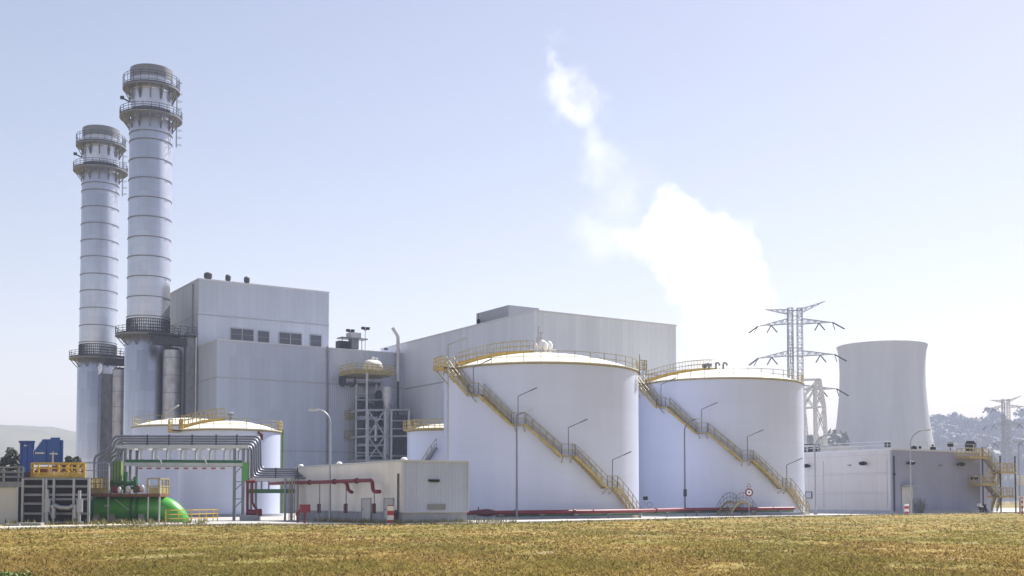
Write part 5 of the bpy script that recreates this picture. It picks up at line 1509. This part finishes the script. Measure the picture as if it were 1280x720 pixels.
# ------------------------------------------------------------------ steam plume
YV = 330
def pv(x, y): return at(x, y, YV)
def plume():
    blobs = [(915, 560, 52, 1), (905, 500, 50, 1), (900, 450, 50, 1), (912, 400, 50, 1), (885, 360, 52, 1), (925, 345, 38, 1), (860, 320, 48, 1), (905, 310, 45, 1), (842, 276, 36, 1), (815, 296, 32, .9), (870, 290, 36, 1), (930, 300, 26, .9), (940, 375, 30, .9),
             (780, 300, 34, .6), (750, 300, 40, .4), (770, 250, 40, .4), (757, 210, 30, .45), (740, 180, 26, .5), (722, 140, 26, .7), (708, 115, 34, .75), (700, 95, 24, .7), (692, 70, 18, .6), (718, 95, 24, .4), (690, 48, 12, .4), (800, 215, 50, .12), (740, 120, 22, .5)]
    m = bpy.data.materials.new('steam'); m.use_nodes = True
    nt = m.node_tree; N = nt.nodes; L = nt.links
    N.remove(N['Principled BSDF'])
    out = N['Material Output']
    pvn = N.new('ShaderNodeVolumePrincipled'); L.new(pvn.outputs[0], out.inputs['Volume'])
    pvn.inputs['Color'].default_value = (1, 1, 1, 1); pvn.inputs['Anisotropy'].default_value = .5
    g = N.new('ShaderNodeNewGeometry')
    n1 = N.new('ShaderNodeTexNoise'); n1.inputs['Scale'].default_value = .085; n1.inputs['Detail'].default_value = 8; n1.inputs['Roughness'].default_value = .68
    L.new(g.outputs['Position'], n1.inputs['Vector'])
    sub = N.new('ShaderNodeVectorMath'); sub.operation = 'SUBTRACT'; L.new(n1.outputs['Color'], sub.inputs[0]); sub.inputs[1].default_value = (.5, .5, .5)
    scl = N.new('ShaderNodeVectorMath'); scl.operation = 'SCALE'; L.new(sub.outputs[0], scl.inputs[0]); scl.inputs['Scale'].default_value = 30
    ad = N.new('ShaderNodeVectorMath'); ad.operation = 'ADD'; L.new(g.outputs['Position'], ad.inputs[0]); L.new(scl.outputs[0], ad.inputs[1])
    cur = None
    rr = random.Random(5)
    lo = Vec((1e9,) * 3); hi = -lo
    for x, y, r, k in blobs:
        R = r * YV / F * 1.12
        c = at(x, y, YV + rr.uniform(-.4, .4) * R)
        for i in range(3): lo[i] = min(lo[i], c[i] - R * 1.25); hi[i] = max(hi[i], c[i] + R * 1.25)
        d = N.new('ShaderNodeVectorMath'); d.operation = 'DISTANCE'; L.new(ad.outputs[0], d.inputs[0]); d.inputs[1].default_value = c
        f = N.new('ShaderNodeMapRange'); f.interpolation_type = 'SMOOTHSTEP'; L.new(d.outputs['Value'], f.inputs['Value'])
        f.inputs['From Min'].default_value = R * (.55 if k > .85 else .3); f.inputs['From Max'].default_value = R; f.inputs['To Min'].default_value = k; f.inputs['To Max'].default_value = 0
        if cur is None: cur = f.outputs[0]
        else:
            mx = N.new('ShaderNodeMath'); mx.operation = 'MAXIMUM'; L.new(cur, mx.inputs[0]); L.new(f.outputs[0], mx.inputs[1]); cur = mx.outputs[0]
    sq = N.new('ShaderNodeMath'); sq.operation = 'POWER'; L.new(cur, sq.inputs[0]); sq.inputs[1].default_value = 1.6
    mu = N.new('ShaderNodeMath'); mu.operation = 'MULTIPLY'; L.new(sq.outputs[0], mu.inputs[0]); mu.inputs[1].default_value = STEAM
    L.new(mu.outputs[0], pvn.inputs['Density'])
    lo.z = max(lo.z, .5)
    MATS['steam'] = m
    mb = MB().para(lo, (hi.x - lo.x, 0, 0), (0, hi.y - lo.y, 0), (0, 0, hi.z - lo.z))
    o = mb.build('steam', 'steam', loc=(lo + hi) / 2)
    tag(o, 'white billowing steam plume rising behind the second big tank into the sky', 'steam', kind='stuff')
    return hi.z
STEAM = .055
ztop = plume()
# ------------------------------------------------------------------ haze
HAZE = .00045
m = bpy.data.materials.new('haze'); m.use_nodes = True
nt = m.node_tree; N = nt.nodes; N.remove(N['Principled BSDF'])
pvn = N.new('ShaderNodeVolumePrincipled'); nt.links.new(pvn.outputs[0], N['Material Output'].inputs['Volume'])
pvn.inputs['Color'].default_value = (.43, .49, .69, 1); pvn.inputs['Density'].default_value = HAZE; pvn.inputs['Anisotropy'].default_value = 0
MATS['haze'] = m
zt = max(ztop, 185) + 5
hzb = MB().para((-3950, -350, -1.2), (7900, 0, 0), (0, 4300, 0), (0, 0, zt + 1.2)).build('haze', 'haze', loc=(0, 1000, 0))
tag(hzb, 'thin pale summer haze filling the air over the whole plant', 'haze', kind='stuff')

# ------------------------------------------------------------------ sky and sun
SUN_EL = R_(50); SD = Vec((.643, .766, 0))
w = bpy.data.worlds.new('World'); sc.world = w; w.use_nodes = True
nt = w.node_tree; N = nt.nodes; L = nt.links
sky = N.new('ShaderNodeTexSky'); sky.sky_type = 'NISHITA'; sky.sun_disc = False
sky.sun_elevation = SUN_EL; sky.sun_rotation = math.atan2(SD.x, SD.y)
sky.air_density = 1.0; sky.dust_density = .35; sky.ozone_density = 4.5; sky.altitude = 50
tn = N.new('ShaderNodeMix'); tn.data_type = 'RGBA'; tn.blend_type = 'MULTIPLY'; tn.inputs['Factor'].default_value = 1
tn.inputs['B'].default_value = (1.54, 1.045, .78, 1)   # the photograph's cool white balance
L.new(sky.outputs[0], tn.inputs['A']); L.new(tn.outputs['Result'], N['Background'].inputs['Color']); N['Background'].inputs['Strength'].default_value = .086
sd = bpy.data.lights.new('sun', 'SUN'); sd.energy = 5.0; sd.angle = R_(.53); sd.color = (1, .95, .87)
so = bpy.data.objects.new('sun', sd); col.objects.link(so)
dv = Vec((SD.x * math.cos(SUN_EL), SD.y * math.cos(SUN_EL), math.sin(SUN_EL)))
so.rotation_euler = dv.to_track_quat('Z', 'Y').to_euler()
so.location = (0, 0, 300)
# ------------------------------------------------------------------ render settings
sc.view_settings.view_transform = 'Standard'; sc.view_settings.look = 'None'; sc.view_settings.gamma = 1
sc.view_settings.exposure = 1.22
sc.view_settings.use_curve_mapping = False
cy = sc.cycles
cy.use_denoising = True
cy.max_bounces = 14; cy.diffuse_bounces = 4; cy.glossy_bounces = 3; cy.transmission_bounces = 2; cy.volume_bounces = 12; cy.transparent_max_bounces = 8
cy.volume_step_rate = 1.0; cy.volume_max_steps = 256
cy.caustics_reflective = False; cy.caustics_refractive = False
